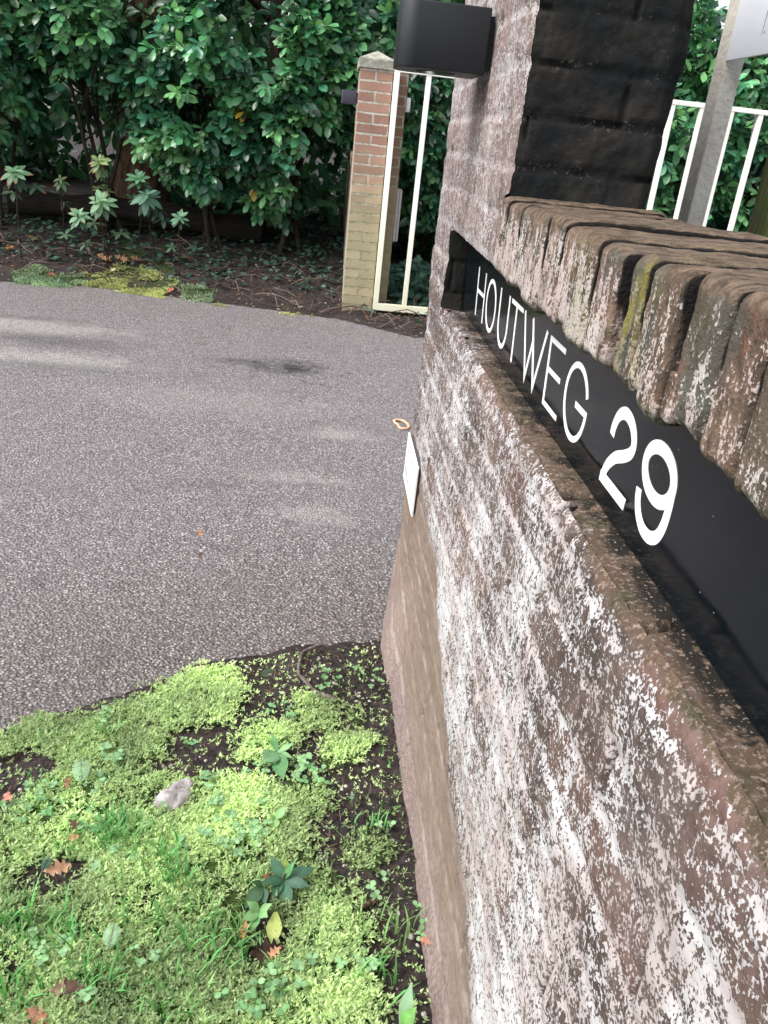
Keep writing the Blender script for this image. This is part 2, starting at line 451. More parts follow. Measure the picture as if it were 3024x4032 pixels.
def mat_soil():
    t = NT('soil'); co = t.coord()
    a = t.noise(co, 55, 5, .7); b = t.noise(co, 4, 4, .6); cc = t.noise(co, 210, 3, .7)
    c = t.mix(t.ramp(a, .35, .68), (.011, .009, .009), (.055, .043, .041))
    c = t.mix(t.ramp(b, .45, .7, 0., .5), c, (.075, .056, .055))
    c = t.mix(t.ramp(cc, .66, .72), c, (.26, .22, .2))
    g = t.attr('moss', 'Fac')
    c = t.mix(t.math('MULTIPLY', g, t.ramp(a, .3, .5)), c, t.mix(t.ramp(cc, .35, .6), (.014, .024, .008), (.075, .125, .03)))
    return t.fin(c, .95, t.bump(t.math('ADD', a, t.math('MULTIPLY', cc, .4)), .9, .012), .2)
def mat_leaf(name, rough=.35, trans=.25, spec=.5):
    t = NT(name); co = t.coord()
    c = t.attr('col')
    n = t.noise(co, 60, 3)
    c = t.mix(.35, c, t.mix(1.0, c, t.ramp(n, .3, .7, .55, 1.35), 'MULTIPLY'))
    t.fin(c, rough, t.bump(n, .15, .004), spec)
    tr = t.node('ShaderNodeBsdfTranslucent'); t.L.new(t.mix(1.0, c, (1.25, 1.3, .7), 'MULTIPLY'), tr.inputs[0])
    mx = t.node('ShaderNodeMixShader'); mx.inputs[0].default_value = trans
    t.L.new(t.b.outputs[0], mx.inputs[1]); t.L.new(tr.outputs[0], mx.inputs[2]); t.L.new(mx.outputs[0], t.out.inputs[0])
    return t.m
def mat_bark(name, a, b, sc_=(6, 6, 1.3)):
    t = NT(name); co = t.mapping(t.coord(), sc_)
    n = t.noise(co, 4, 6, .7, .6); f = t.noise(t.coord(), 60, 4)
    c = t.mix(t.ramp(n, .35, .65), a, b)
    return t.fin(c, .9, t.bump(t.math('ADD', n, t.math('MULTIPLY', f, .3)), .9, .03), .2)
def mat_pillar():
    t = NT('pillar_brick'); uv = t.coord('UV'); co = t.coord()
    w = t.noise(co, 14, 3); 
    br = t.node('ShaderNodeTexBrick'); br.offset = .5; br.squash = 1
    wa = t.node('ShaderNodeVectorMath', operation='ADD'); t.L.new(uv, wa.inputs[0])
    off = t.node('ShaderNodeCombineXYZ'); t.inp(off.inputs[0], t.math('MULTIPLY', t.math('SUBTRACT', w, .5), .012)); t.inp(off.inputs[1], t.math('MULTIPLY', t.math('SUBTRACT', t.noise(co, 11, 3), .5), .016))
    t.L.new(off.outputs[0], wa.inputs[1]); t.L.new(wa.outputs[0], br.inputs['Vector'])
    br.inputs['Color1'].default_value = (0, 0, 0, 1); br.inputs['Color2'].default_value = (1, 1, 1, 1); br.inputs['Mortar'].default_value = (.5, .5, .5, 1)
    br.inputs['Scale'].default_value = 1; br.inputs['Mortar Size'].default_value = .009; br.inputs['Mortar Smooth'].default_value = .25
    br.inputs['Brick Width'].default_value = .27; br.inputs['Row Height'].default_value = .0785; br.inputs['Bias'].default_value = 0
    k, mo = br.outputs['Color'], br.outputs['Fac']
    red = t.mix(t.sep(k)[0], (.27, .155, .118), (.40, .235, .175))
    red = t.mix(t.ramp(t.noise(co, 40, 4, .7), .45, .7, 0., .5), red, (.36, .23, .18))
    mort = t.mix(t.ramp(t.noise(co, 30, 3), .4, .6), (.36, .33, .28), (.50, .47, .42))
    z = t.sepxyz(co)[2]
    grn = t.mix(t.sep(k)[0], (.31, .275, .175), (.43, .36, .235))
    gm = t.mix(t.ramp(t.noise(co, 30, 3), .4, .6), (.25, .235, .145), (.36, .33, .22))
    g = t.ramp(t.math('ADD', z, t.math('MULTIPLY', t.math('SUBTRACT', t.noise(co, 6, 4), .5), .6)), 1.55, .70)
    c = t.mix(mo, t.mix(g, red, grn), t.mix(g, mort, gm))
    rightw = t.attr('old', 'Fac')
    c = t.mix(t.math('MULTIPLY', rightw, .6), c, t.mix(mo, (.13, .095, .05), (.19, .165, .10)))
    wl = t.attr('pale', 'Fac')
    c = t.mix(t.math('MULTIPLY', wl, t.ramp(t.noise(t.mapping(co, (1, 1, .3)), 50, 4, .6), .4, .55, .45, 1.)), c, (.42, .37, .33))
    h = t.math('SUBTRACT', t.math('MULTIPLY', t.noise(co, 60, 4, .7), .35), mo)
    return t.fin(c, .9, t.bump(h, .8, .012), .2)

MAT = {}
MAT['wall'] = mat_wall('lichened_brick')
MAT['dark'] = mat_dark_brick()
MAT['coping'] = mat_coping()
MAT['soil'] = mat_soil()
MAT['laurel'] = mat_leaf('laurel_leaf', .27, .22, .6)
MAT['leaf'] = mat_leaf('soft_leaf', .5, .3, .35)
MAT['moss'] = mat_leaf('moss_leaf', .7, .35, .2)
MAT['dead'] = mat_leaf('dead_leaf', .7, .2, .25)
MAT['bark'] = mat_bark('bark', (.012, .010, .008), (.05, .037, .027))
MAT['oldbark'] = mat_bark('old_trunk_bark', (.035, .022, .014), (.17, .105, .068))
MAT['twig'] = mat_bark('twig_bark', (.11, .085, .078), (.30, .25, .23), (20, 20, 20))
MAT['pillar'] = mat_pillar()
MAT['black'] = plain('black_powder_coat', (.0085, .0105, .0145), .5, .4, 0, .06, 200)
MAT['lens'] = plain('lamp_glass', (.05, .05, .05), .15, .6)
MAT['cream'] = None
def mat_cream():
    t = NT('cream_painted_steel'); co = t.coord()
    z = t.sepxyz(co)[2]; n = t.noise(co, 9, 4, .65)
    al = t.ramp(t.math('ADD', z, t.math('MULTIPLY', n, 1.3)), 1.75, .45)
    c = t.mix(t.math('MULTIPLY', al, .75), (.86, .86, .80), (.68, .66, .42))
    c = t.mix(t.ramp(t.noise(co, 70, 3), .68, .74, 0., .6), c, (.35, .31, .2))
    return t.fin(c, .45, None, .4)
MAT['cream'] = mat_cream()
def mat_stone(name, a, b, scl=22, dark=(.1, .1, .09)):
    t = NT(name); co = t.coord(); n = t.noise(co, scl, 5, .65); f = t.noise(co, scl*8, 3, .6)
    c = t.mix(t.ramp(n, .35, .65), a, b); c = t.mix(t.ramp(f, .62, .72, 0., .6), c, dark)
    return t.fin(c, .9, t.bump(t.math('ADD', n, f), .5, .006), .25)
MAT['cap'] = mat_stone('concrete_cap', (.24, .23, .19), (.40, .39, .33))
MAT['stone'] = mat_stone('grey_stone', (.22, .20, .20), (.46, .43, .43), 30)
MAT['pebble'] = mat_stone('pebble', (.25, .22, .2), (.6, .56, .52), 60)
def mat_sign():
    t = NT('black_gloss_sign'); co = t.coord()
    sp = t.ramp(t.voro(co, 60), .06, .035); m_ = t.ramp(t.noise(co, 14, 3), .5, .58)
    n = t.noise(co, 5, 4, .6)
    c = t.mix(t.ramp(n, .4, .65), (.0034, .0056, .0078), (.0055, .0080, .0104))
    c = t.mix(t.math('MULTIPLY', sp, t.math('MULTIPLY', m_, .8)), c, (.35, .34, .36))
    return t.fin(c, t.ramp(n, .35, .65, .06, .14), None, .28)
MAT['sign'] = mat_sign()
MAT['white'] = plain('white_lettering', (.86, .88, .90), .35, .4, 0, .02)
MAT['plate'] = plain('white_plate', (.80, .80, .82), .35, .5, 0, .03)
MAT['plate_edge'] = plain('plate_edge', (.07, .06, .06), .6)
MAT['ink_blue'] = plain('blue_print', (.10, .12, .34), .5)
MAT['ink_red'] = plain('red_print', (.62, .22, .18), .5)
MAT['ink_black'] = plain('black_print', (.02, .02, .022), .5)
MAT['board'] = plain('pale_sign_board', (.66, .69, .76), .35, .5, 0, .03, 8)
MAT['grey_steel'] = mat_stone('weathered_steel_post', (.47, .445, .40), (.57, .55, .50), 9, (.3, .27, .22))
MAT['grey_front'] = MAT['grey_steel']
MAT['plastic'] = plain('white_plastic', (.75, .76, .78), .4)
MAT['mauve_box'] = plain('grey_metal_box', (.36, .33, .34), .5, .5, 0, .08)
MAT['rubber'] = plain('orange_rubber', (.62, .36, .24), .6)
MAT['chain'] = plain('galvanised_chain', (.45, .44, .42), .4, .5, .6)
def mat_mossy_wood():
    t = NT('mossy_wood'); co = t.mapping(t.coord(), (14, 14, 1.2))
    n = t.noise(co, 5, 5, .65); m_ = t.noise(t.coord(), 7, 4)
    c = t.mix(t.ramp(n, .35, .65), (.028, .022, .014), (.075, .062, .035))
    c = t.mix(t.ramp(m_, .36, .58), c, t.mix(t.ramp(n, .3, .7), (.022, .036, .010), (.05, .075, .02)))
    return t.fin(c, .9, t.bump(n, .7, .01), .2)
MAT['wood'] = mat_mossy_wood()
MAT['log'] = mat_bark('rotten_wood', (.007, .006, .005), (.022, .017, .013), (2, 14, 14))

# ------------------------------------------------------------------ setting: ground, drive, verges
def grid(u, v):
    nu, nv = len(u), len(v)
    i = np.arange(nu-1)[:, None]*nv; j = np.arange(nv-1)[None]
    return np.stack([i+j, i+nv+j, i+nv+j+1, i+j+1], -1).reshape(-1, 4)
me = mesh_np('ground', [(-300, -300, -.03), (300, -300, -.03), (300, 300, -.03), (-300, 300, -.03)], np.array([[0, 1, 2, 3]]), {'moss': np.zeros(4)})
tag(link('ground', me, MAT['soil']), kind='structure')
spots = [(-2.45, 6.0, .75, .22, .6), (-2.0, 5.2, .55, .2, .6), (-2.9, 5.2, .6, .15, .5), (-.42, 3.55, .22, .07, .45), (-.17, 4.2, .2, .1, .5), (-.3, 3.15, .2, .1, .4), (-.95, 4.6, .8, .25, .22), (-3.2, 4.4, .9, .5, .25)]
darks = [(-.49, 5.45, .085, .10, 1.0), (-.52, 5.47, .30, .22, .65), (-2.1, 5.65, .5, .16, .45), (-.86, 5.52, .24, .1, .5), (-1.95, 5.05, .4, .1, .4), (-.85, 3.4, .2, .06, .3), (-2.4, 6.25, .4, .08, .3)]
xs = np.linspace(-14, 8, 40); ys = np.linspace(-6, 8.6, 30)
X, Y = np.meshgrid(xs, ys, indexing='ij')
V = np.stack([X, Y, np.full_like(X, -.004)], -1).reshape(-1, 3)
tag(link('driveway', mesh_np('driveway', V, grid(xs, ys)), mat_asphalt(spots, darks)), kind='structure')

def in_poly(px, poly):
    x, y = px[..., 0], px[..., 1]; inside = np.zeros(x.shape, bool)
    n = len(poly); j = n-1
    for i in range(n):
        xi, yi = poly[i]; xj, yj = poly[j]
        c = ((yi > y) != (yj > y)) & (x < (xj-xi)*(y-yi)/(yj-yi+1e-9)+xi)
        inside ^= c; j = i
    return inside
MOSS_MAIN = [(-900, 3080), (0, 2890), (150, 2860), (420, 2790), (700, 2690), (820, 2615), (930, 2640), (950, 2790), (900, 2840), (760, 2860), (620, 2900), (690, 3050), (760, 3080), (850, 3060), (950, 3120), (1040, 3100), (1150, 3160), (1200, 3250), (1230, 3400), (1260, 3500), (1330, 3600), (1400, 3700), (1450, 3900), (1470, 4200), (1400, 5200), (-1200, 5200)]
MOSS_HOLES = [[(-300, 3000), (0, 2985), (150, 2955), (270, 3000), (210, 3080), (90, 3170), (0, 3210), (-300, 3250)], [(520, 2860), (620, 2850), (640, 2900), (560, 2905)],
 [(150, 3400), (330, 3385), (390, 3450), (280, 3515), (60, 3560), (0, 3540), (0, 3500)], [(600, 3110), (700, 3150), (690, 3190), (600, 3180)],
 [(950, 3610), (1110, 3640), (1150, 3760), (1000, 3800), (900, 3700)], [(1000, 3210), (1060, 3220), (1060, 3330), (1000, 3310)], [(220, 3880), (380, 3880), (400, 3960), (230, 3960)],
 [(520, 3000), (690, 3000), (760, 3070), (700, 3090), (560, 3050)], [(560, 3540), (640, 3560), (620, 3640), (540, 3600)], [(0, 3760), (60, 3760), (90, 3850), (0, 3870)]]
MOSS_PATCH = [[(950, 2900), (1010, 2830), (1100, 2860), (1180, 2900), (1150, 2960), (1060, 3020), (920, 3010)], [(1240, 2980), (1320, 2900), (1430, 2890), (1460, 2930), (1400, 3010), (1290, 3020)],
 [(1200, 2760), (1300, 2780), (1300, 2840), (1210, 2830)], [(1360, 2810), (1420, 2800), (1430, 2850), (1380, 2870)], [(1080, 3120), (1180, 3070), (1290, 3080), (1300, 3180), (1250, 3230), (1120, 3200)],
 [(1370, 3330), (1430, 3270), (1550, 3330), (1550, 3400), (1460, 3460), (1390, 3420)], [(1220, 3450), (1350, 3450), (1420, 3600), (1460, 3720), (1330, 3760), (1200, 3640)],
 [(1420, 3940), (1490, 3930), (1500, 4032), (1430, 4032)], [(1150, 2770), (1330, 2780), (1320, 2860), (1180, 2880)]]
def moss_weight(x, y):
    P = P3(x, y, .01)
    px = to_px(P)
    w1 = np.stack([fbm(P, 16, 3, 3), fbm(P, 16, 3, 9)], -1)*42
    q = px+w1
    m_ = in_poly(q, MOSS_MAIN).astype(float)
    for h in MOSS_HOLES: m_ *= 1-in_poly(q, h)
    for k, h in enumerate(MOSS_PATCH): m_ = np.maximum(m_, in_poly(q, h)*(.9 if k < 2 else .62))
    m_ *= (P[..., 1] > -1) & (P[..., 1] < 2.4)
    return m_
def edge_y(x):       # where the near verge meets the asphalt
    xp = np.array([-8, -4, -2, -1.09, -.93, -.75, -.62, -.515, -.39, -.08, .5])
    yp = np.array([-2.2, -.1, 1.12, 1.70, 1.81, 1.95, 2.06, 2.09, 2.14, 2.21, 2.3])
    return np.interp(x, xp, yp)
def soil_height(x, y):
    P = P3(x, y)
    d = edge_y(x)-y
    z = np.interp(d, [-.25, -.04, .03, .2, 1.5], [-.03, -.012, .006, .014, .02])
    return z+.010*fbm(P, 9, 3, 21)+.004*fbm(P, 45, 3, 22)*sstep(-.1, .05, d)
xs = np.concatenate([np.linspace(-5, -1.7, 40), np.linspace(-1.69, .1, 300)]); ys = np.concatenate([np.linspace(-3, .55, 40), np.linspace(.56, 2.6, 330)])
X, Y = np.meshgrid(xs, ys, indexing='ij')
M_ = moss_weight(X, Y)
Z = soil_height(X, Y)+.016*M_*(.7+.6*fbm(P3(X, Y), 14, 2, 31))
V = np.stack([X, Y, Z], -1).reshape(-1, 3)
tag(link('near_verge_soil', mesh_np('near_verge_soil', V, grid(xs, ys), {'moss': M_.ravel()}), MAT['soil']), kind='structure')

def far_edge(x):
    xp = np.array([-9, -5, -3.2, -2.34, -1.4, -.7, -.16, .45, 1.5, 4, 9]); yp = np.array([7.9, 7.6, 7.46, 7.62, 7.40, 7.28, 7.14, 6.70, 6.75, 6.8, 6.9])
    return np.interp(x, xp, yp)
FAR_MOSS = [[(310, 1125), (380, 1095), (450, 1080), (660, 1080), (700, 1130), (640, 1165), (570, 1185), (420, 1150)], [(40, 1075), (140, 1070), (340, 1100), (330, 1135), (190, 1135), (60, 1110)], [(790, 1195), (900, 1195), (915, 1225), (830, 1235)],
 [(1080, 1225), (1130, 1220), (1220, 1245), (1210, 1262), (1120, 1255)], [(1340, 1275), (1380, 1275), (1400, 1300), (1345, 1305)], [(470, 1030), (560, 1040), (570, 1065), (480, 1065)], [(700, 1140), (850, 1150), (850, 1190), (720, 1180)]]
def far_height(x, y):
    P = P3(x, y); d = y-far_edge(x)
    z = np.interp(d, [-.3, -.03, .05, .3, .8, 1.6, 2.4, 6], [-.03, -.012, .004, .015, .10, .32, .45, .6])
    side = sstep(-.2, .5, x)          # flatter beyond the pillar
    z = z*(1-.6*side)
    return z+.022*fbm(P, 4, 4, 41)*sstep(-.1, .4, d)+.008*fbm(P, 22, 3, 43)*sstep(-.1, .1, d)-.002
def far_moss(x, y):
    P = P3(x, y, .01); q = to_px(P)+np.stack([fbm(P, 6, 3, 5), fbm(P, 6, 3, 6)*.5], -1)*30
    m_ = np.zeros(x.shape)
    for h in FAR_MOSS: m_ = np.maximum(m_, in_poly(q, h))
    return m_
xs = np.concatenate([np.linspace(-9, -3.8, 40), np.linspace(-3.77, 1.2, 240), np.linspace(1.25, 9, 50)]); ys = np.concatenate([np.linspace(6.3, 8.8, 170), np.linspace(8.85, 16, 50)])
X, Y = np.meshgrid(xs, ys, indexing='ij')
V = np.stack([X, Y, far_height(X, Y)], -1).reshape(-1, 3)
tag(link('far_verge_soil', mesh_np('far_verge_soil', V, grid(xs, ys), {'moss': far_moss(X, Y).ravel()*.7}), MAT['soil']), kind='structure')

# ------------------------------------------------------------------ the near brick wall with gate pier
CH, BL = .0865, .33
Y_PIER, Y_END, Y_NICHE, Z_LEDGE, Z_NICHE, Z_TOP = 1.65, 2.66, 2.32, 1.072, 1.284, 1.98
def brick_field(u, z, seed=0, perp=1.0):
    """height, bed joint mask, tint for a brick face with horizontal coordinate u"""
    wob = .006*fbm(P3(u, z), 5, 2, seed+3)
    zc = (z+wob)/CH; ci = np.floor(zc); dz = np.minimum(zc-ci, 1-(zc-ci))*CH
    ub = u/BL+.5*(ci % 2)+.06*hash1(ci, seed); bi = np.floor(ub); du = np.minimum(ub-bi, 1-(ub-bi))*BL
    rnd = _hash(bi.astype(np.int64), ci.astype(np.int64), bi.astype(np.int64)*0+seed, 5)
    rnd2 = _hash(bi.astype(np.int64), ci.astype(np.int64), bi.astype(np.int64)*0+seed, 11)
    bed = 1-sstep(.004, .014, dz)
    eb = np.where(ub-bi < .5, bi, bi+1)
    pr = _hash(eb.astype(np.int64), ci.astype(np.int64), eb.astype(np.int64)*0+seed, 23)
    pp = (1-sstep(.002, .007, du+.006*(fbm(P3(u, z), 30, 2, seed+9)+.1)))*(pr > .40)*perp*sstep(-.12, .12, fbm(P3(u, z), 9, 2, seed+8))
    P = P3(u, z)
    h = -.0022*bed-.016*pp+.0035*(rnd-.5)+.007*fbm(P, 5, 3, seed+1)+.003*fbm(P, 38, 3, seed+2)+.0012*fbm(P, 140, 2, seed+4)
    return h, bed, rnd2, pp
def foot(y):
    return np.interp(y, [-2, .9, 1.4, 1.8, 1.95, 2.07, 2.18, 2.35, 2.46, 2.66], [-.036, -.040, -.047, -.058, -.062, -.074, -.077, -.052, -.034, -.006])
def front_dx(y, z):
    h, bed, tint, pp = brick_field(y, z, 1)
    x = -h+foot(y)*np.clip(1-z/.30, 0, 1)**1.7
    # worn lip of the ledge and of the niche
    inn = (y < Y_NICHE+.005)
    x = x+np.where(inn & (z <= Z_LEDGE+1e-6), .016*np.exp(-(Z_LEDGE-z)/.013), 0)
    x = x+np.where(inn & (z >= Z_NICHE-1e-6), .008*np.exp(-(z-Z_NICHE)/.01), 0)
    return x, bed, tint, pp
def side_dy(x, z):
    h, bed, tint, pp = brick_field(x+.13, z, 7, .5)
    return -h*1.2-.006, bed, tint
CLEANY, CLEANZ = [-2, .3, .83, 1.28, 1.64, 2.0, 2.7], [.17, .18, .21, .27, .43, .55, .60]
def front_attrs(y, z, bed, tint, pp, dark_pp=True):
    P = P3(y, z)
    clean = sstep(-.09, .09, np.interp(y, CLEANY, CLEANZ)-z+.05*fbm(P, 6, 3, 51))
    # lichen level: heavy in the middle of the wall, less towards the ledge near the camera
    lv = np.interp(z, [.2, .4, .6, .8, .95, 1.07, 1.3, 1.6, 2.], [.76, .80, .70, .58, .48, .38, .42, .42, .40])
    lv = lv+.10*sstep(.95, .5, y)*sstep(.45, .7, z)
    lv = np.where((y > 1.9) & (z < 1.07), lv*.85, lv)
    lv = lv+.20*fbm(P, 5, 3, 57)-.18*(tint > .62)*(z < 1.1)+.06*bed
    wg = sstep(.022, -.012, Z_LEDGE-z+.03*fbm(P, 9, 3, 61))*(y < Y_NICHE)*(z < 1.1)*sstep(2.3, 1.2, y)*.85
    wg = wg+.28*sstep(.62, .40, y)*sstep(.8, 1.0, z)*(z < 1.1)
    wm = np.stack([bed, clean, tint], -1)
    return wm, wg, lv, np.clip(pp, 0, 1)*.9*(1-clean)
def zs_rows():
    a = np.concatenate([np.arange(0, Z_LEDGE-.02, .0055), np.linspace(Z_LEDGE-.02, Z_LEDGE, 7)])
    b = np.linspace(Z_LEDGE, Z_NICHE, 30)[1:]
    c_ = np.linspace(Z_NICHE, Z_TOP, 110)[1:]
    return np.concatenate([a, b, c_])
ZR = zs_rows()
YN = np.concatenate([np.linspace(-2.0, .2, 60), np.arange(.205, Y_PIER-.004, .0052), [Y_PIER]])
YP = np.concatenate([np.linspace(Y_PIER, Y_NICHE, 96), np.linspace(Y_NICHE, Y_END, 50)[1:]])
def front_mesh(Yv, keep):
    Yg, Zg = np.meshgrid(Yv, ZR, indexing='ij')
    x, bed, tint, pp = front_dx(Yg, Zg)
    dy = np.zeros_like(x)
    w = np.exp(-np.abs(Yg-Y_PIER)/.02)*(Zg > 1.30)*(Yg >= Y_PIER)
    dy += w*side_dy(np.zeros_like(x), Zg)[0]*-1*-1
    dy = dy+np.where((Yg > Y_END-.06), -.012*sstep(Y_END-.05, Y_END, Yg)*(1+np.sin(0*Yg))+.012*fbm(P3(Yg*0, Zg), 9, 3, 71)*sstep(Y_END-.05, Y_END, Yg), 0)
    x = x+.012*sstep(Y_END-.04, Y_END, Yg)+.008*np.exp(-np.abs(Yg-Y_PIER)/.012)*(Zg > 1.42)*(Yg >= Y_PIER)
    V = np.stack([x, Yg+dy, Zg], -1).reshape(-1, 3)
    wm, wg, lv, wp = front_attrs(Yg, Zg, bed, tint, pp)
    F = grid(Yv, ZR)
    yc = Yg.reshape(-1)[F].mean(1); zc = Zg.reshape(-1)[F].mean(1)
    F = F[keep(yc, zc)]
    used = np.unique(F); mp = -np.ones(len(V), int); mp[used] = np.arange(len(used))
    return V[used], mp[F], wm.reshape(-1, 3)[used], wg.ravel()[used], lv.ravel()[used], wp.ravel()[used]

wall = empty('brick_wall', (0, 1, 0))
tag(wall, 'near lichen-covered brick garden wall with brick-on-edge coping and tall gate pier', 'wall')
def put(o, parent):       # keep world coordinates although parent has a location
    o.parent = parent; o.matrix_parent_inverse = Matrix.Translation(-Vector(parent.location)); return o
V, F, wm, wg, lv, wp = front_mesh(YN, lambda y, z: z < Z_LEDGE)
parts_V, parts_F, A1, A2, A3, A4 = [V], [F], [wm], [wg], [lv], [wp]
n0 = len(V)
# ledge: worn tops of the bricks under the sign, gaps every brick
xs = np.concatenate([np.linspace(0, .02, 8), np.linspace(.025, .085, 10)])
yl = np.concatenate([np.linspace(-2, .2, 60), np.arange(.205, Y_NICHE, .006), [Y_NICHE]])
Xg, Yg = np.meshgrid(xs, yl, indexing='ij')
fx, bed, tint, pp = front_dx(Yg, np.full_like(Yg, Z_LEDGE))
gap = np.zeros_like(Yg)
for gy in (2.06, 1.74, 1.345, 1.02, .69, .40, .08):
    gap = np.maximum(gap, np.exp(-((Yg-gy+.012*fbm(P3(Xg, Yg), 30, 2, 5))/.006)**2))
wgt = np.exp(-Xg/.012)
zl = Z_LEDGE-.014*np.exp(-Xg/.012)*(1-np.exp(-Xg/.002)*0)+.004*fbm(P3(Xg, Yg), 14, 3, 81)*(1-wgt)-.022*gap*(1-np.exp(-Xg/.004))+.006*(hash1(np.floor((Yg+.02)/.335), 4)-.5)*(1-wgt)
zl = np.where(Xg <= 1e-9, Z_LEDGE, zl)
V2 = np.stack([np.where(Xg <= 1e-9, fx, np.maximum(Xg+fx*wgt, fx)), Yg, zl], -1).reshape(-1, 3)
parts_V.append(V2); parts_F.append(grid(xs, yl)+n0)
A1.append(np.stack([gap*0, gap*0, tint], -1).reshape(-1, 3)); 
A2.append((np.where(Yg > 1.75, .30, .62)+.5*gap+.25*sstep(.03, .06, Xg)).reshape(-1)); A3.append((np.full_like(Yg, .22)).reshape(-1)); A4.append((gap*.9*(Xg > .004)).reshape(-1))
me = mesh_np('wall_face', np.concatenate(parts_V), np.concatenate(parts_F), {'wm': np.concatenate(A1), 'wg': np.concatenate(A2), 'wl': np.concatenate(A3), 'wp': np.concatenate(A4)})
put(link('wall_face', me, MAT['wall']), wall)
# pier
V, F, wm, wg, lv, wp = front_mesh(YP, lambda y, z: (z < Z_LEDGE) | (z > Z_NICHE) | (y > Y_NICHE))
me = mesh_np('pier', V, F, {'wm': wm, 'wg': wg, 'wl': lv, 'wp': wp*.4}); put(link('pier', me, MAT['wall']), wall)
# its face towards the street, in near-black brick
def side_face(name, y0, x1, z0, z1, mat, nx, nz, flip=False, amp=1.0, front=True):
    xs = np.linspace(0, x1, nx); zs = np.linspace(z0, z1, nz)
    Xg, Zg = np.meshgrid(xs, zs, indexing='ij')
    dy, bed, tint = side_dy(Xg, Zg)
    fx = front_dx(np.full_like(Xg, y0+(1e-4 if front else 0)), Zg)[0]+.008*(1 if y0 == Y_PIER else 0)
    Vx = Xg+fx*np.exp(-Xg/.02)
    edge = sstep(x1-.03, x1, Xg)
    Vx = Vx+edge*.016*fbm(P3(Zg*0+3, Zg), 11, 3, 91)
    V = np.stack([Vx, y0+dy*amp+edge*.02, Zg], -1).reshape(-1, 3)
    me = mesh_np(name, V, grid(xs, zs), {'wm': np.stack([bed, bed*0, tint], -1).reshape(-1, 3)})
    return put(link(name, me, mat), wall)
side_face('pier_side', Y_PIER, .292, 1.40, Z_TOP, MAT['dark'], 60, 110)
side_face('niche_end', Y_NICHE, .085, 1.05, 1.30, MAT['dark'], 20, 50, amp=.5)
core = MB()
box(core, .078, .287, -2.0, Y_END-.005, -.1, 1.292)
box(core, .03, .285, Y_PIER+.03, Y_END-.012, 1.286, Z_TOP-.002)
box(core, .03, .285, Y_NICHE+.03, Y_END-.012, .5, 1.283)
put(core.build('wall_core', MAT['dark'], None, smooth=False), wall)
cp = MB()
box(cp, -.03, .32, 1.62, 2.69, Z_TOP+.001, Z_TOP+.07, .006)
cx, cy = .145, 2.155
cp.add([(-.03, 1.62, 1.052+.999), (.32, 1.62, 2.051), (.32, 2.69, 2.051), (-.03, 2.69, 2.051), (cx, cy-.3, 2.16), (cx, cy+.3, 2.16)], [(0, 1, 4), (1, 2, 5, 4), (2, 3, 5), (3, 0, 4, 5)])
put(cp.build('cap', MAT['cap'], None, smooth=False), wall)
# coping bricks on edge
cb = MB()
def rounded_brick(x0, x1, y0, y1, z0, z1, r, seed, col):
    nx, ny, nz = (34, 12, 26) if seed < 60 else (8, 6, 14)
    def axis(a, b, n): 
        t = np.linspace(0, 1, n); t = .5-.5*np.cos(np.pi*t)*(.35)-.5*(1-2*t)*.65
        return a+(b-a)*t
    ax, ay, az = axis(x0, x1, nx), axis(y0, y1, ny), axis(z0, z1, nz)
    Vs, Fs, o = [], [], 0
    for (A, B, f) in ((ay, az, lambda a, b: (x0+0*a, a, b)), (ay, az, lambda a, b: (x1+0*a, a, b)), (ax, az, lambda a, b: (a, y0+0*a, b)), (ax, az, lambda a, b: (a, y1+0*a, b)), (ax, ay, lambda a, b: (a, b, z0+0*a)), (ax, ay, lambda a, b: (a, b, z1+0*a))):
        a, b = np.meshgrid(A, B, indexing='ij'); Vs.append(np.stack(f(a, b), -1).reshape(-1, 3)); Fs.append(grid(A, B)+o); o += a.size
    V = np.concatenate(Vs); F = np.concatenate(Fs)
    rv = np.array([r*1.0, r*.30, r*.8]); lo, hi = np.array([x0, y0, z0])+rv, np.array([x1, y1, z1])-rv
    cl = np.clip(V, lo, hi); d = (V-cl)/rv; L = np.linalg.norm(d, axis=1, keepdims=True)+1e-9
    nrm = d/L
    V = cl+nrm*rv
    S = V+seed*3.7
    V = V+nrm*(.0015*fbm(S, 7, 2, 100)+.0024*fbm(S*np.array([.5, 1, .4]), 50, 3, 103)+.0020*fbm(S*np.array([.6, 1, .6]), 120, 2, 107))[:, None]
    dy_ = np.minimum(V[:, 1]-y0, y1-V[:, 1]); eg = 1-sstep(.0003, .0055, dy_)
    if seed >= 60: eg = eg*0+.2
    col = np.stack([np.full(len(V), col[0]), np.full(len(V), col[1]), eg], -1)
    V[:, 2] -= .005*fbm(S*np.array([.2, 1, .2]), 55, 2, 109)*sstep(1.32, 1.285, V[:, 2])
    cb.add(V, F, col)
EDG = [1.640, 1.573, 1.485, 1.443, 1.338, 1.234, 1.152, 1.081, .984, .897, .873, .826, .778, .717, .638]
while EDG[-1] > -2: EDG.append(EDG[-1]-.072)
rr = random.Random(5); rr2 = random.Random(9)
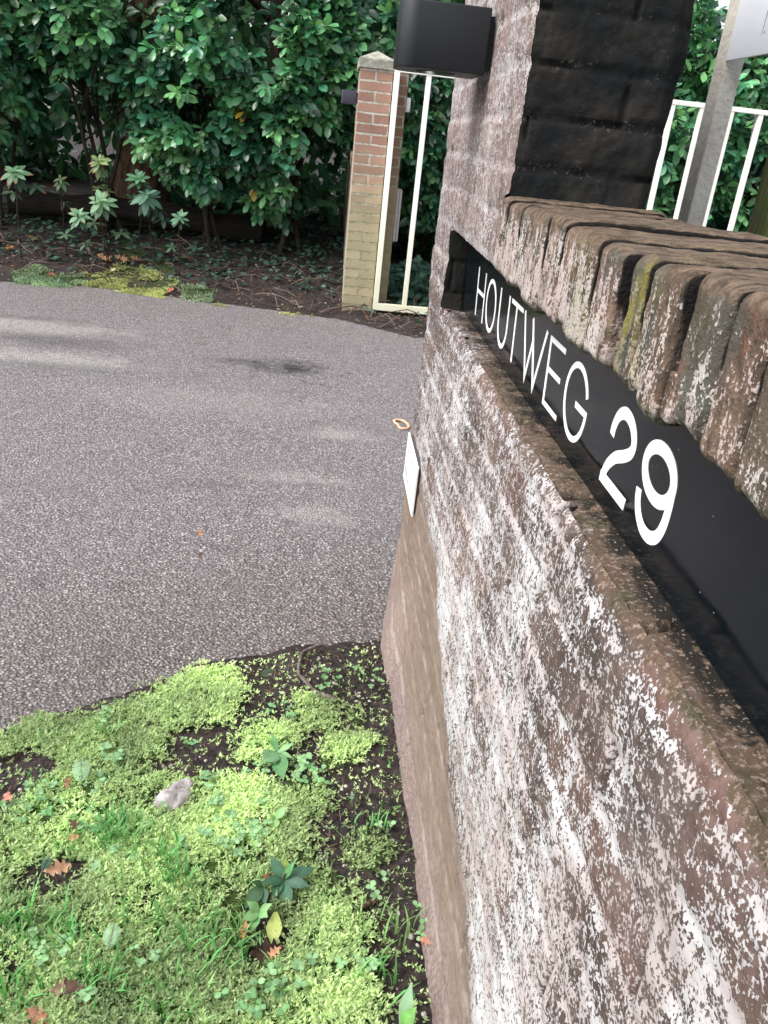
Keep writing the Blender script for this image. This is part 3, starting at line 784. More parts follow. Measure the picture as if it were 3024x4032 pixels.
for i in range(len(EDG)-1):
    y1_, y0_ = EDG[i], EDG[i+1]
    if i == 9: continue
    z1 = 1.419+rr.uniform(-.006, .004); z0 = 1.281+rr.uniform(-.006, .004)
    x0 = -.008+rr.uniform(-.005, .005)
    k = [.6, .45, .72, .4, .62, .5, .68, .3, .64, .5, .15, .1, .55, .2, .6, .25, .55, .4][i % 18]
    ol = .85 if i == 10 else (.3 if rr.random() < .12 else 0)
    gp = rr.uniform(.0018, .0036)
    rounded_brick(x0, .296+rr.uniform(-.012, .012), y0_+gp, y1_-gp, z0, z1, .017, i+1, (k, ol, np.interp(y0_, [.4, .85, 1.1], [1, .75, .1])))
    # mortar left between the lower halves
    if i != 8 and y0_ > -.3: rounded_brick(x0+rr2.uniform(.005, .010), .2, y0_-.016, y0_+.016, 1.284+rr2.uniform(-.004, .004), 1.315+rr2.uniform(0, .055), .005, i+60, (.42, 0, np.interp(y0_, [.4, .85, 1.1], [1, .75, .1])))
put(cb.build('coping', MAT['coping'], None, col=True), wall)
mo = MB(); box(mo, .05, .27, -2.0, Y_PIER-.004, 1.292, 1.398)
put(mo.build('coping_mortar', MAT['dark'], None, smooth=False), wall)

# ------------------------------------------------------------------ name plate
TILT = -.05
def sx(z, off=0): return .0575+TILT*(z-1.165)-off
plate = empty('name_plate', (.058, 1.2, 1.165))
tag(plate, 'long glossy black address sign set in the wall reading HOUTWEG 29', 'sign')
pm = MB(); zb, zt, y0, y1 = 1.074, 1.281, -1.95, 2.30
pm.add([(sx(zb), y0, zb), (sx(zb), y1, zb), (sx(zt), y1, zt), (sx(zt), y0, zt), (.072, y0, zb), (.072, y1, zb), (.066, y1, zt), (.066, y0, zt)], [(0, 3, 2, 1), (4, 5, 6, 7), (0, 1, 5, 4), (1, 2, 6, 5), (2, 3, 7, 6), (3, 0, 4, 7)])
put(pm.build('panel', MAT['sign'], None, smooth=False), plate)
def ribbon(mb, pts, w, off=.0006, closed=False):
    """pts: (y,z) centre line, w: full width across; reading direction is -y"""
    P = np.array(pts, float); n = len(P)
    if closed: nx, pv = np.roll(P, -1, 0), np.roll(P, 1, 0)
    else: nx = np.vstack([P[1:], 2*P[-1]-P[-2]]); pv = np.vstack([2*P[0]-P[1], P[:-1]])
    d1 = P-pv; d2 = nx-P
    d1 /= np.linalg.norm(d1, axis=1, keepdims=True); d2 /= np.linalg.norm(d2, axis=1, keepdims=True)
    n1 = np.stack([-d1[:, 1], d1[:, 0]], 1); n2 = np.stack([-d2[:, 1], d2[:, 0]], 1)
    mv = n1+n2; mv /= np.linalg.norm(mv, axis=1, keepdims=True)
    k = 1/np.clip((mv*n1).sum(1), .25, 1)
    w = np.broadcast_to(np.asarray(w, float), (n,))
    Lp = P+mv*(k*w/2)[:, None]; Rp = P-mv*(k*w/2)[:, None]
    def to3(Q, o): return np.stack([sx(Q[:, 1], o), Q[:, 0], Q[:, 1]], 1)
    V = np.concatenate([to3(Lp, off), to3(Rp, off), to3(Lp, -.0005), to3(Rp, -.0005)])
    F = []; m_ = n if closed else n-1
    for i in range(m_):
        j = (i+1) % n
        F += [(i, j, n+j, n+i), (i, 2*n+i, 2*n+j, j), (n+i, n+j, 3*n+j, 3*n+i)]
    if not closed: F += [(0, n, 3*n, 2*n), (n-1, 3*n-1, 4*n-1, 2*n-1)]
    mb.add(V, F)
def polyg(mb, pts, off=.0006):
    n = len(pts); P = np.array(pts, float)
    V = np.concatenate([np.stack([sx(P[:, 1], off), P[:, 0], P[:, 1]], 1), np.stack([sx(P[:, 1], -.0005), P[:, 0], P[:, 1]], 1)])
    mb.add(V, [tuple(range(n))]+[(i, n+i, n+(i+1) % n, (i+1) % n) for i in range(n)])
ZT_, ZB_, sv_, sh_ = 1.2240, 1.1050, .0092, .0088
def letter(fn, name='letter'):
    b = MB(); fn(b); o = b.build(name, MAT['white'], None, smooth=False); put(o, plate); return o
def L_H(b):
    a, c = 2.0905, 1.9885; z0, z1 = 1.1680-.0044, 1.1680+.0044; h = sv_/2
    polyg(b, [(a+h, ZB_), (a+h, ZT_), (a-h, ZT_), (a-h, ZB_)]); polyg(b, [(c+h, ZB_), (c+h, ZT_), (c-h, ZT_), (c-h, ZB_)])
    polyg(b, [(a-h, z0), (a-h, z1), (c+h, z1), (c+h, z0)])
def arc(cy, cz, ry, rz, a0, a1, n=40):
    a = np.radians(np.linspace(a0, a1, n)); return [(cy-ry*math.cos(t), cz+rz*math.sin(t)) for t in a]
def L_O(b): ribbon(b, arc(1.8955, 1.1645, .0565, .0558, 0, 360*59/60, 60), .0098, closed=True)
def L_U(b): ribbon(b, [(1.791, ZT_)]+arc(1.743, 1.1555, .048, .0466, 180, 360, 30)+[(1.695, ZT_)], .0100)
def L_T(b):
    polyg(b, [(1.671, ZT_-sh_), (1.671, ZT_), (1.5625, ZT_), (1.5625, ZT_-sh_)]); polyg(b, [(1.6255, ZB_), (1.6255, ZT_-sh_), (1.615, ZT_-sh_), (1.615, ZB_)])
def L_W(b):
    ribbon(b, [(1.546, ZT_), (1.4925, ZB_+.004), (1.4600, 1.186)], .0098, .0004); ribbon(b, [(1.476, ZT_), (1.422, ZB_+.004), (1.367, ZT_)], .0098, .0008)
def L_E(b):
    l, r, h = 1.3425, 1.3325, sh_
    polyg(b, [(l, ZB_), (l, ZT_), (r, ZT_), (r, ZB_)])
    polyg(b, [(r, ZT_-h), (r, ZT_), (1.2450, ZT_), (1.2450, ZT_-h)]); polyg(b, [(r, 1.1645), (r, 1.1645+h), (1.2535, 1.1645+h), (1.2535, 1.1645)]); polyg(b, [(r, ZB_), (r, ZB_+h), (1.2450, ZB_+h), (1.2450, ZB_)])
def L_G(b):
    pts = arc(1.159, 1.1645, .0570, .0556, 22, 356, 60)
    ribbon(b, pts+[(1.1022, 1.1625), (1.157, 1.1625)], .0096)
def L_2(b):
    pts = np.array([(.9845, 1.175), (.9815, 1.190), (.971, 1.206), (.952, 1.2155), (.930, 1.2135), (.9135, 1.203), (.9065, 1.189), (.9125, 1.177), (.932, 1.1655), (.956, 1.155), (.974, 1.142), (.985, 1.130), (.9935, 1.1135)])
    t = np.linspace(0, len(pts)-1, 60); k = np.arange(len(pts))
    def sm(c_):   # Catmull-Rom
        out = []
        for q in t:
            i = min(int(q), len(pts)-2); f = q-i
            p0, p1, p2, p3 = c_[max(i-1, 0)], c_[i], c_[i+1], c_[min(i+2, len(pts)-1)]
            out.append(.5*((2*p1)+(-p0+p2)*f+(2*p0-5*p1+4*p2-p3)*f*f+(-p0+3*p1-3*p2+p3)*f**3))
        return np.array(out)
    ribbon(b, np.stack([sm(pts[:, 0]), sm(pts[:, 1])], 1), .0165, .0005)
    polyg(b, [(1.0025, ZB_), (1.0005, ZB_+.0155), (.8990, ZB_+.0155), (.9015, ZB_)], .0009)
def L_9(b):
    ribbon(b, arc(.8205, 1.1875, .0420, .0290, 0, 354, 60), .0165, .0009, closed=True)
    pts = np.array([(.7790, 1.190), (.7790, 1.165), (.7830, 1.141), (.7940, 1.1225), (.8140, 1.1125), (.8370, 1.1130), (.8550, 1.1235), (.8640, 1.137), (.8665, 1.1510)])
    ribbon(b, pts_smooth(pts, 40), .0160, .0005)
def pts_smooth(c_, n):
    out = []
    for q in np.linspace(0, len(c_)-1, n):
        i = min(int(q), len(c_)-2); f = q-i
        p0, p1, p2, p3 = c_[max(i-1, 0)], c_[i], c_[i+1], c_[min(i+2, len(c_)-1)]
        out.append(.5*((2*p1)+(-p0+p2)*f+(2*p0-5*p1+4*p2-p3)*f*f+(-p0+3*p1-3*p2+p3)*f**3))
    return np.array(out)
for fn in (L_H, L_O, L_U, L_T, L_W, L_E, L_G): letter(fn)
for fn in (L_2, L_9): letter(fn, 'digit')

# small white notice low on the pier
pq = empty('notice_plaque', (-.02, 2.42, .52))
tag(pq, 'small white printed notice fixed low on the lichened gate pier', 'notice')
b = MB(); box(b, -.0165, -.0105, 2.255, 2.577, .441, .603, .0008); put(b.build('panel', MAT['plate'], None, smooth=False), pq)
b = MB(); box(b, -.0103, .010, 2.262, 2.570, .446, .598); put(b.build('backing', MAT['plate_edge'], None, smooth=False), pq)
rr = random.Random(3)
for z in (.575, .560, .540):
    b = MB(); y = 2.525; up_, lo_ = [], []
    while y > 2.31:      # one uneven line of small print
        w_ = rr.uniform(.005, .014); h_ = rr.uniform(.0015, .006)
        up_ += [(-.0168, y, z+h_), (-.0168, y-w_*.6, z+h_), (-.0168, y-w_*.7, z+.0012)]; lo_ += [(-.0168, y, z), (-.0168, y-w_*.6, z), (-.0168, y-w_*.7, z)]; y -= w_
    n_ = len(up_); b.add(up_+lo_, [(q, q+1, n_+q+1, n_+q) for q in range(n_-1)])
    put(b.build('text_line', MAT['ink_blue'], None, smooth=False), pq)
for q in range(3):
    b = MB(); y = 2.55-q*.028
    b.add([(-.0168, y, .478), (-.0168, y-.014, .478), (-.0168, y-.018, .500), (-.0168, y-.004, .500)], [(0, 3, 2, 1)])
    put(b.build('stripe', MAT['ink_blue'], None, smooth=False), pq)
b = MB(); b.add([(-.0169, 2.46, .476), (-.0169, 2.42, .474), (-.0169, 2.42, .484), (-.0169, 2.46, .488)], [(0, 3, 2, 1)]); put(b.build('emblem', MAT['ink_red'], None, smooth=False), pq)

# ------------------------------------------------------------------ lamps
def wall_lamp(loc, w, d, h, r, mat):
    """box lamp; local origin at the middle of its mounting face, sticks out along -x"""
    root = empty('wall_lamp', loc)
    def outline(e):
        x0, x1, y0, y1 = -w-.005+e, -.005-e, -d/2+e, d/2-e; q = max(r-e, .001); out = []
        for (cx_, cy_, a0) in ((x0+q, y0+q, 180), (x1-.002, y0+.002, 270), (x1-.002, y1-.002, 0), (x0+q, y1-q, 90)):
            R_ = q if cx_ < (x0+x1)/2 else .002
            for a in np.radians(np.linspace(a0, a0+90, 11)): out.append((cx_+R_*math.cos(a), cy_+R_*math.sin(a)))
        return out
    b = MB(); rows = []
    for (e, z) in ((.003, -h/2), (.0008, -h/2+.0008), (0, -h/2+.003), (0, h/2-.003), (.0008, h/2-.0008), (.003, h/2)): rows.append([(x, y, z) for x, y in outline(e)])
    k = len(rows[0]); V = [p for rw_ in rows for p in rw_]
    b.add(V, [(q*k+i, q*k+(i+1) % k, (q+1)*k+(i+1) % k, (q+1)*k+i) for q in range(5) for i in range(k)])
    b.add(rows[0], [tuple(range(k))[::-1]]); b.add(rows[5], [tuple(range(k))])
    b.build('housing', mat, root)
    b = MB(); box(b, -.0052, .02, -d*.36, d*.36, -h*.40, h*.40); b.build('mounting_plate', mat, root, smooth=False)
    b = MB(); th = np.linspace(0, 2*np.pi, 28, endpoint=False); rr_ = w*.24
    V = [(-w*.5-.005+rr_*math.cos(t), rr_*math.sin(t), -h/2-.0015) for t in th]+[(-w*.5-.005, 0, -h/2-.0015)]
    b.add(V, [(i, 28, (i+1) % 28) for i in range(28)]); 
    b.build('lens', MAT['lens'], root)
    return root
lp = wall_lamp((-.008, 2.092, 1.7035), .194, .165, .128, .040, MAT['black'])
tag(lp, 'large black box-shaped lamp fixed to the near lichened pier', 'lamp', 'box lamps on the gate pillars')
lf = wall_lamp((-.168, 7.66, 1.753), .125, .115, .104, .012, plain('skylit_black_coat', (.036, .036, .058), .45, .5, 0, .06, 200))  # lighter coat: sky light on the far lamp put into its colour
tag(lf, 'small black box-shaped lamp on the side of the far red brick pillar', 'lamp', 'box lamps on the gate pillars')

# ------------------------------------------------------------------ far pillar, wall behind it
def uv_box(name, x0, x1, y0, y1, z0, z1, seed, mat, old=0., palex=0., n=.02):
    """brick box, each face a fine grid with its own brick coordinates"""
    Vs, Fs, U, o = [], [], [], 0; pal = []
    def face(A, B, f, uvf, p):
        nonlocal o
        a, b_ = np.meshgrid(A, B, indexing='ij')
        P = np.stack(f(a, b_), -1)
        Vs.append(P.reshape(-1, 3)); Fs.append(grid(A, B)+o); U.append(np.stack(uvf(a, b_), -1).reshape(-1, 2)); pal.append(np.full(a.size, p)); o += a.size
    ax = np.linspace(x0, x1, max(3, int((x1-x0)/n))); ay = np.linspace(y0, y1, max(3, int((y1-y0)/n))); az = np.linspace(z0, z1, max(3, int((z1-z0)/n)))
    face(ax, az, lambda a, b_: (a, y0+0*a, b_), lambda a, b_: (a-x0+.004, b_), 0)
    face(ax, az, lambda a, b_: (a, y1+0*a, b_), lambda a, b_: (a+seed*.1, b_), 0)
    face(ay, az, lambda a, b_: (x0+0*a, a, b_), lambda a, b_: (a+seed*.1+.1, b_), palex)
    face(ay, az, lambda a, b_: (x1+0*a, a, b_), lambda a, b_: (a+seed*.1+.1, b_), 0)
    face(ax, ay, lambda a, b_: (a, b_, z1+0*a), lambda a, b_: (a, b_), 0)
    V = np.concatenate(Vs); F = np.concatenate(Fs); U = np.concatenate(U); pal = np.concatenate(pal)
    cen = np.array([(x0+x1)/2, (y0+y1)/2, 0]); dirn = np.sign(V-cen); dirn[:, 2] = 0
    V = V+dirn*(.004*fbm(V, 13, 3, 200+seed))[:, None]
    me = mesh_np(name, V, F, {'old': np.full(len(V), old), 'pale': pal})
    uvl = me.uv_layers.new(name='uv'); li = np.empty(len(me.loops), np.int32); me.loops.foreach_get('vertex_index', li)
    uvl.data.foreach_set('uv', np.ascontiguousarray(U[li], np.float32).ravel())
    return link(name, me, mat)
GX = -.006
fp = empty('gate_pillar', (-.03, 7.6, 0))
tag(fp, 'far red brick gate pillar with pale pyramid cap and greenish foot', 'pillar')
put(uv_box('shaft', -.160, .106, 7.442, 7.95, -.03, 1.972, 1, MAT['pillar'], 0, .55), fp)
put(uv_box('rear_pier', .106, .246, 7.60, 8.0, -.05, 2.002, 2, MAT['pillar'], .8), fp)
b = MB(); box(b, -.178, .124, 7.424, 7.97, 1.9725, 2.042, .006)
b.add([(-.176, 7.426, 2.0425), (.122, 7.426, 2.0425), (.122, 7.968, 2.0425), (-.176, 7.968, 2.0425), (-.027, 7.62, 2.115), (-.027, 7.77, 2.115)], [(0, 1, 4), (1, 2, 5, 4), (2, 3, 5), (3, 0, 4, 5)])
put(b.build('cap', MAT['cap'], None, smooth=False), fp)
fw = empty('brick_wall', (-.02, 9.2, 0)); tag(fw, 'low brick wall running back from the far gate pillar into the shrubs', 'wall')
put(uv_box('wall_face', -.157, .12, 7.954, 11.0, 0, 1.22, 3, MAT['pillar'], .6, .9, .05), fw)
b = MB(); box(b, -.175, .14, 7.956, 11.0, 1.2205, 1.33, .012); put(b.build('coping', MAT['coping'], None, smooth=False, col=True), fw)
jb = MB(); box(jb, .2475, .285, 7.62, 7.72, 1.692, 1.80, .006)
jb = jb.build('switch_box', MAT['plastic']); tag(jb, 'small white plastic box on the side of the far pillar', 'box')
mb_ = empty('post_box', (.27, 7.66, .86)); tag(mb_, 'tall narrow grey metal box on the side of the far pillar', 'box')
b = MB(); box(b, .2475, .268, 7.61, 7.83, .640, 1.080, .004); put(b.build('body', MAT['mauve_box'], None, smooth=False), mb_)
b = MB(); box(b, .271, .292, 7.615, 7.825, .644, 1.076, .004); put(b.build('door', MAT['mauve_box'], None, smooth=False), mb_)

# ------------------------------------------------------------------ gate
gate = empty('swing_gate', (.14, 7.54, 0))
tag(gate, 'cream painted steel gate of upright bars standing open beside the far pillar', 'gate')
def bar(name, x0, x1, y0, y1, z0, z1):
    b = MB(); box(b, x0+GX, x1+GX, y0, y1, z0, z1, .003); return put(b.build(name, MAT['cream'], None, smooth=False), gate)
GY0, GY1 = 7.393, 7.437
bar('top_rail', .120, 3.335, GY0, GY1, 1.966, 2.003)
bar('bottom_rail', .120, 3.335, GY0, GY1, .062, .122)
bar('stile', .120, .165, GY0, GY1, .1225, 1.9655)
for k in range(1, 13):
    x = .145+.2568*k
    bar('bar', x-.021, x+.021, GY0+.004, GY1-.004, .1225, 1.9655)
# hanging chain at the free end of the gate
ch = MB()
for k in range(17):
    z = 1.995-k*.022; x = 3.195+.0022*k; a = (k % 2)*math.pi/2+.4
    th = np.linspace(0, 2*np.pi, 10, endpoint=False)
    pts = [(x+.008*math.cos(q)*math.cos(a), 7.46+.008*math.cos(q)*math.sin(a), z+.016*math.sin(q)) for q in th]
    tube(ch, pts+[pts[0]], .003, 5, cap=False)
ch = ch.build('hanging_chain', MAT['chain']); tag(ch, 'thin steel chain hanging from the free end of the cream gate', 'chain')

# ------------------------------------------------------------------ posts on the garden side
sp_ = empty('sign_post', (.625, 2.23, 0)); tag(sp_, 'square grey metal post carrying a pale sign board behind the coping', 'sign')
b = MB(); box(b, .603, .648, 2.201, 2.268, 0, 2.6, .004); put(b.build('post', MAT['grey_steel'], None, smooth=False), sp_)
bo = MB(); box(bo, .600, .606, 1.50, 2.1995, 1.744, 2.35, .001); put(bo.build('board', MAT['board'], None, smooth=False), sp_)
b = MB()
b.add([(.5996, 2.0345, 1.8600), (.5996, 2.0385, 1.8600), (.5996, 2.0395, 1.7832), (.5996, 2.0380, 1.7832)], [(0, 1, 2, 3)])
put(b.build('print', MAT['ink_black'], None, smooth=False), sp_); b = MB()
b.add([(.5996, 2.0310, 1.7905), (.5996, 2.0270, 1.7905), (.5996, 2.0270, 1.7865), (.5996, 2.0310, 1.7865)], [(0, 3, 2, 1)])
put(b.build('print_dot', MAT['ink_black'], None, smooth=False), sp_)  # small printed dot next to the stroke
wp = MB()
n = 14; zz = np.linspace(0, 1.95, 40); th = np.arange(28)*2*np.pi/28
cx_, cy_, r_ = .612, 1.70, .080
A, B = np.meshgrid(zz, th, indexing='ij')
sq = 1/np.maximum(np.abs(np.cos(B)), np.abs(np.sin(B)))**.55
rr_ = r_*sq*.92+.006*fbm(np.stack([np.cos(B)*3, np.sin(B)*3, A*1.2], -1), 1.5, 3, 301)+.002*fbm(np.stack([np.cos(B)*9, np.sin(B)*9, A*2], -1), 2, 2, 305)
V = np.stack([cx_+rr_*np.cos(B), cy_+rr_*np.sin(B), A], -1).reshape(-1, 3)
i = np.arange(39)[:, None]*28; j = np.arange(28)[None]; j2 = (j+1) % 28
wp.add(V, np.stack([i+j, i+j2, i+28+j2, i+28+j], -1).reshape(-1, 4)); wp.add(V[-28:], [tuple(range(28))])
wp = wp.build('wooden_post', MAT['wood'], origin=(cx_, cy_, 0)); wp.location = (cx_, cy_, 0)
tag(wp, 'thick wooden post green with moss just behind the wall', 'post')

# ------------------------------------------------------------------ shrubs
GREENS = np.array([(.032, .118, .056), (.052, .172, .072), (.082, .235, .098), (.038, .14, .078), (.125, .29, .115)])
def spray_leaves(pos, dirs, nl, L, up, cols, tmpl, spread=.95, jit=.35):
    """leaves set alternately along short shoots; returns V,F,C"""
    n = len(pos)
    P, D, N, S, C = [], [], [], [], []
    dirs = dirs/np.linalg.norm(dirs, axis=1, keepdims=True)
    ref = np.array([.13, .21, .97]); a = np.cross(dirs, ref); a /= np.linalg.norm(a, axis=1, keepdims=True); b_ = np.cross(dirs, a)
    ph = rng.uniform(0, 6.28, n)
    for k in range(nl):
        t = k/(nl-1); ang = ph+k*2.4
        rad = np.cos(ang)[:, None]*a+np.sin(ang)[:, None]*b_
        P.append(pos+dirs*(L*1.15*t)[:, None] if np.ndim(L) else pos+dirs*L*1.15*t)
        dd = dirs*(.35+.75*t)+rad*spread*(1-.45*t)+rng.normal(0, jit*.4, (n, 3)); dd[:, 2] -= .18
        D.append(dd); N.append(up+rad*.25+rng.normal(0, jit, (n, 3)))
        S.append(L*(.75+.45*rng.random(n))*(1-.15*t)); C.append(cols*(.8+.45*rng.random((n, 1))))
    P, D, N, S, C = map(np.concatenate, (P, D, N, S, C))
    return instance(tmpl[0], tmpl[1], P, frames(D, N), S, C, tmpl[2])
def laurel(name_label, cx, cy, rx, ry, zlo, zhi, n, L=.142, stems=4, bright=1.0, zfade=None, gaps=()):
    n = int(n*1.1)
    gz = float(far_height(np.array([cx]), np.array([cy]))[0])
    root = empty('laurel_shrub', (cx, cy, gz)); tag(root, name_label, 'shrub', 'laurel shrubs behind the drive')
    # shoot positions: mostly on the outer shell of a lumpy crown
    u = rng.normal(0, 1, (n*4, 3)); u /= np.linalg.norm(u, axis=1, keepdims=True)
    r = rng.random(n*4)**.33*.55+.45
    lump = 1+.22*fbm(u, 2.2, 3, int(abs(cx)*100))
    P = np.stack([cx+u[:, 0]*rx*r*lump, cy+u[:, 1]*ry*r*lump, (zlo+zhi)/2+u[:, 2]*(zhi-zlo)/2*r*lump], -1)
    keep = (fbm(P, 1.9, 3, 77) > -.08)
    for (gx, gzz, gr1, gr2, pr) in gaps:
        ins = ((P[:, 0]-gx)/gr1)**2+((P[:, 2]-gzz)/gr2)**2 < 1
        keep &= ~(ins & (rng.random(len(P)) < pr))
    keep &= P[:, 2] > gz+.25
    P = P[keep][:n]; u = u[keep][:n]
    d = u*np.array([1, 1, .5])+rng.normal(0, .35, P.shape)+np.array([0, -.35, -.05])
    ci = rng.integers(0, len(GREENS), len(P)); cols = GREENS[ci]*bright*(.35+1.15*rng.random((len(P), 1))**1.3)
    yl = rng.random(len(P)) < .002; cols[yl] = (.30, .22, .03)
    up = np.stack([u[:, 0]*.3, -.75+u[:, 1]*.2, np.full(len(P), .8)], -1)
    Ls = L*(.8+.4*rng.random(len(P)))
    V, F, C = spray_leaves(P-d/np.linalg.norm(d, axis=1, keepdims=True)*.08, d, 8, Ls, up, cols, LAUREL)
    o = link('foliage', mesh_np('foliage', V, F, {'col': C}), MAT['laurel']); put(o, root)
    b = MB()
    for s in range(stems):
        base = np.array([cx+rng.uniform(-.3, .3)*rx, cy+rng.uniform(-.2, .3)*ry, gz-.05])
        k = rng.integers(0, len(P)); top = P[k]*.8+np.array([cx, cy, zhi])*.2
        pts = curve_pts(base, top, 12, 0, .05)
        tube(b, pts, np.linspace(.024, .008, 12)*rng.uniform(.7, 1.3), 7)
        for q in range(7):
            a0 = pts[rng.integers(4, 11)]; tgt = P[rng.integers(0, len(P))]
            if np.linalg.norm(tgt-a0) < 1.4: tube(b, curve_pts(a0, tgt, 8, -.04, .02), np.linspace(.011, .003, 8), 5)
    put(b.build('branches', MAT['bark'], None), root)
    return root
GAP_L = [(-2.75, 1.45, .5, .35, .8), (-3.0, 1.0, .6, .35, .75), (-1.9, 1.1, .35, .3, .6), (-2.3, 1.75, .3, .3, .5)]
laurel('dense glossy laurel at the far left edge of the hedge', -3.9, 9.0, 1.0, .75, .9, 3.3, 520, gaps=GAP_L)
laurel('tall glossy laurel spreading in front of the old tree trunk', -2.55, 8.95, .95, .7, 1.35, 3.4, 480, gaps=GAP_L)
laurel('low-hanging bright laurel in the middle of the hedge', -1.55, 8.8, .75, .7, .78, 2.9, 560, bright=1.1)
laurel('glossy laurel pressing against the left of the far brick pillar', -.72, 8.75, .62, .6, .62, 3.0, 520, bright=1.1)
laurel('laurel seen between the first bars of the open gate', .75, 9.25, .85, .7, .35, 3.2, 560, bright=.85)
laurel('laurel hidden mostly behind the near gate pier', 2.0, 9.2, .8, .7, .35, 3.2, 420)
laurel('pale sunlit laurel seen left of the grey sign post', 3.05, 9.1, .75, .65, .3, 3.0, 620, bright=1.35)  # brighter skylight on the right side, put into the leaf colour
laurel('sparse laurel with light gaps right of the grey sign post', 4.1, 9.2, .75, .7, .4, 3.1, 520, bright=1.3)  # leaf colour raised for the same skylight
laurel('laurel beyond the right edge of the gate', 5.3, 9.3, .8, .7, .4, 3.2, 300)

def backdrop():
    n = 8200
    x = rng.uniform(-12, 9, n); y = rng.uniform(10.2, 13.5, n); top = np.where(x > 2.6, 2.9, 5.2)
    z = .35+(top-.35)*rng.random(n)**1.15
    P = np.stack([x, y, z], -1); P = P[fbm(P, .9, 2, 401) > -.2]
    d = rng.normal(0, 1, P.shape)+np.array([0, -.6, 0]); cols = GREENS[rng.integers(0, 5, len(P))]*(.5+.5*rng.random((len(P), 1)))
    up = np.tile(np.array([0, -.4, .8]), (len(P), 1))
    V, F, C = spray_leaves(P, d, 7, .26*(.8+.4*rng.random(len(P))), up, cols, LAUREL)
    o = link('background_thicket', mesh_np('background_thicket', V, F, {'col': C}), MAT['laurel'])
    tag(o, 'dark leafy thicket far behind the hedge', 'thicket', kind='stuff')
backdrop()

def tree(label, px0, y0, r0, h, lean, mat, seed):
    gz = float(far_height(np.array([px0]), np.array([y0]))[0])
    root = empty('tree', (px0, y0, gz)); tag(root, label, 'tree')
    k = 40; t = np.linspace(0, 1, k)
    th = np.arange(36)*2*np.pi/36
    A, B = np.meshgrid(t, th, indexing='ij')
    cxx = px0+lean*A+.05*np.sin(A*5+seed); rad = r0*(1-.45*A)*(1+.5*np.exp(-A*h/.35))*(1+.13*fbm(np.stack([np.cos(B)*2.2, np.sin(B)*2.2, A*h*.6], -1), 1.4, 3, seed)+.06*fbm(np.stack([np.cos(B)*7, np.sin(B)*7, A*h*.8], -1), 1.4, 2, seed+3))
    V = np.stack([cxx+rad*np.cos(B), y0+rad*np.sin(B), gz-.1+A*h], -1).reshape(-1, 3)
    i = np.arange(k-1)[:, None]*36; j = np.arange(36)[None]; j2 = (j+1) % 36
    put(link('trunk', mesh_np('trunk', V, np.stack([i+j, i+j2, i+36+j2, i+36+j], -1).reshape(-1, 4)), mat), root)
    b = MB()
    for q in range(6):
        a = rng.uniform(0, 6.28); z = gz+h*rng.uniform(.35, .8)
        p0 = np.array([px0+lean*.5, y0, z]); p1 = p0+np.array([math.cos(a)*1.4, math.sin(a)*.8-.3, rng.uniform(.2, 1.1)])
        tube(b, curve_pts(p0, p1, 12, .1, .04), np.linspace(.06, .012, 12), 7)
    put(b.build('limb', MAT['bark'], None), root)
    n = 500; u = rng.normal(0, 1, (n, 3)); u /= np.linalg.norm(u, axis=1, keepdims=True)
    P = np.array([px0+lean, y0+.3, gz+h+.6])+u*np.array([1.6, 1.2, 1.0])*(rng.random((n, 1))**.4)
    V, F, C = spray_leaves(P, u+np.array([0, -.3, 0]), 7, .2*(.8+.4*rng.random(n)), np.tile(np.array([0, -.3, .9]), (n, 1)), GREENS[rng.integers(0, 5, n)]*.8, LAUREL)
    put(link('crown', mesh_np('crown', V, F, {'col': C}), MAT['laurel']), root)
tree('thick brown tree trunk standing behind the laurel leaves on the left', -2.38, 9.75, .27, 4.2, .12, MAT['oldbark'], 501)
tree('slim dark tree trunk in the shade left of the far pillar', -.85, 9.9, .11, 4.0, -.2, MAT['bark'], 511)
# fallen log on the bank
b = MB(); pts = curve_pts((-3.6, 9.15, .50), (-1.05, 8.95, .50), 24, .02, .012)
tube(b, pts, .12+.015*np.sin(np.arange(24)), 14)
lg = b.build('fallen_log', MAT['log'], origin=(-2.3, 8.85, .5)); lg.location = (-2.3, 8.85, .5)
tag(lg, 'dark rotten log lying along the bank under the hedge', 'log')

def whorl(mb, c_, n, L, tilt, col, tmpl=RHODO, lean=0, colj=.2, redtip=0):
    ph = rng.uniform(0, 6.28); ang = ph+np.arange(n)*2*np.pi/n+rng.normal(0, .15, n)
    tl = tilt+rng.normal(0, .15, n)
    d = np.stack([np.cos(ang)*np.cos(tl), np.sin(ang)*np.cos(tl), np.sin(tl)], -1)
    nr = np.stack([-np.cos(ang)*np.sin(tl), -np.sin(ang)*np.sin(tl), np.cos(tl)], -1)
    if lean:
        M3 = np.array([[1, 0, 0], [0, math.cos(lean), -math.sin(lean)], [0, math.sin(lean), math.cos(lean)]]); d, nr = d@M3.T, nr@M3.T
    cols = np.asarray(col)[None]*(1-colj+2*colj*rng.random((n, 1)))
    V, F, C = instance(tmpl[0], tmpl[1], np.tile(np.asarray(c_, float), (n, 1)), frames(d, nr), L*(.8+.35*rng.random(n)), cols, tmpl[2])
    if redtip:
        mm = len(tmpl[0]); k = np.arange(len(C)) % mm >= mm-4; sel = np.repeat(rng.random(n) < redtip, mm); C[k & sel] = (.35, .07, .04)
    mb.add(V, F, C)
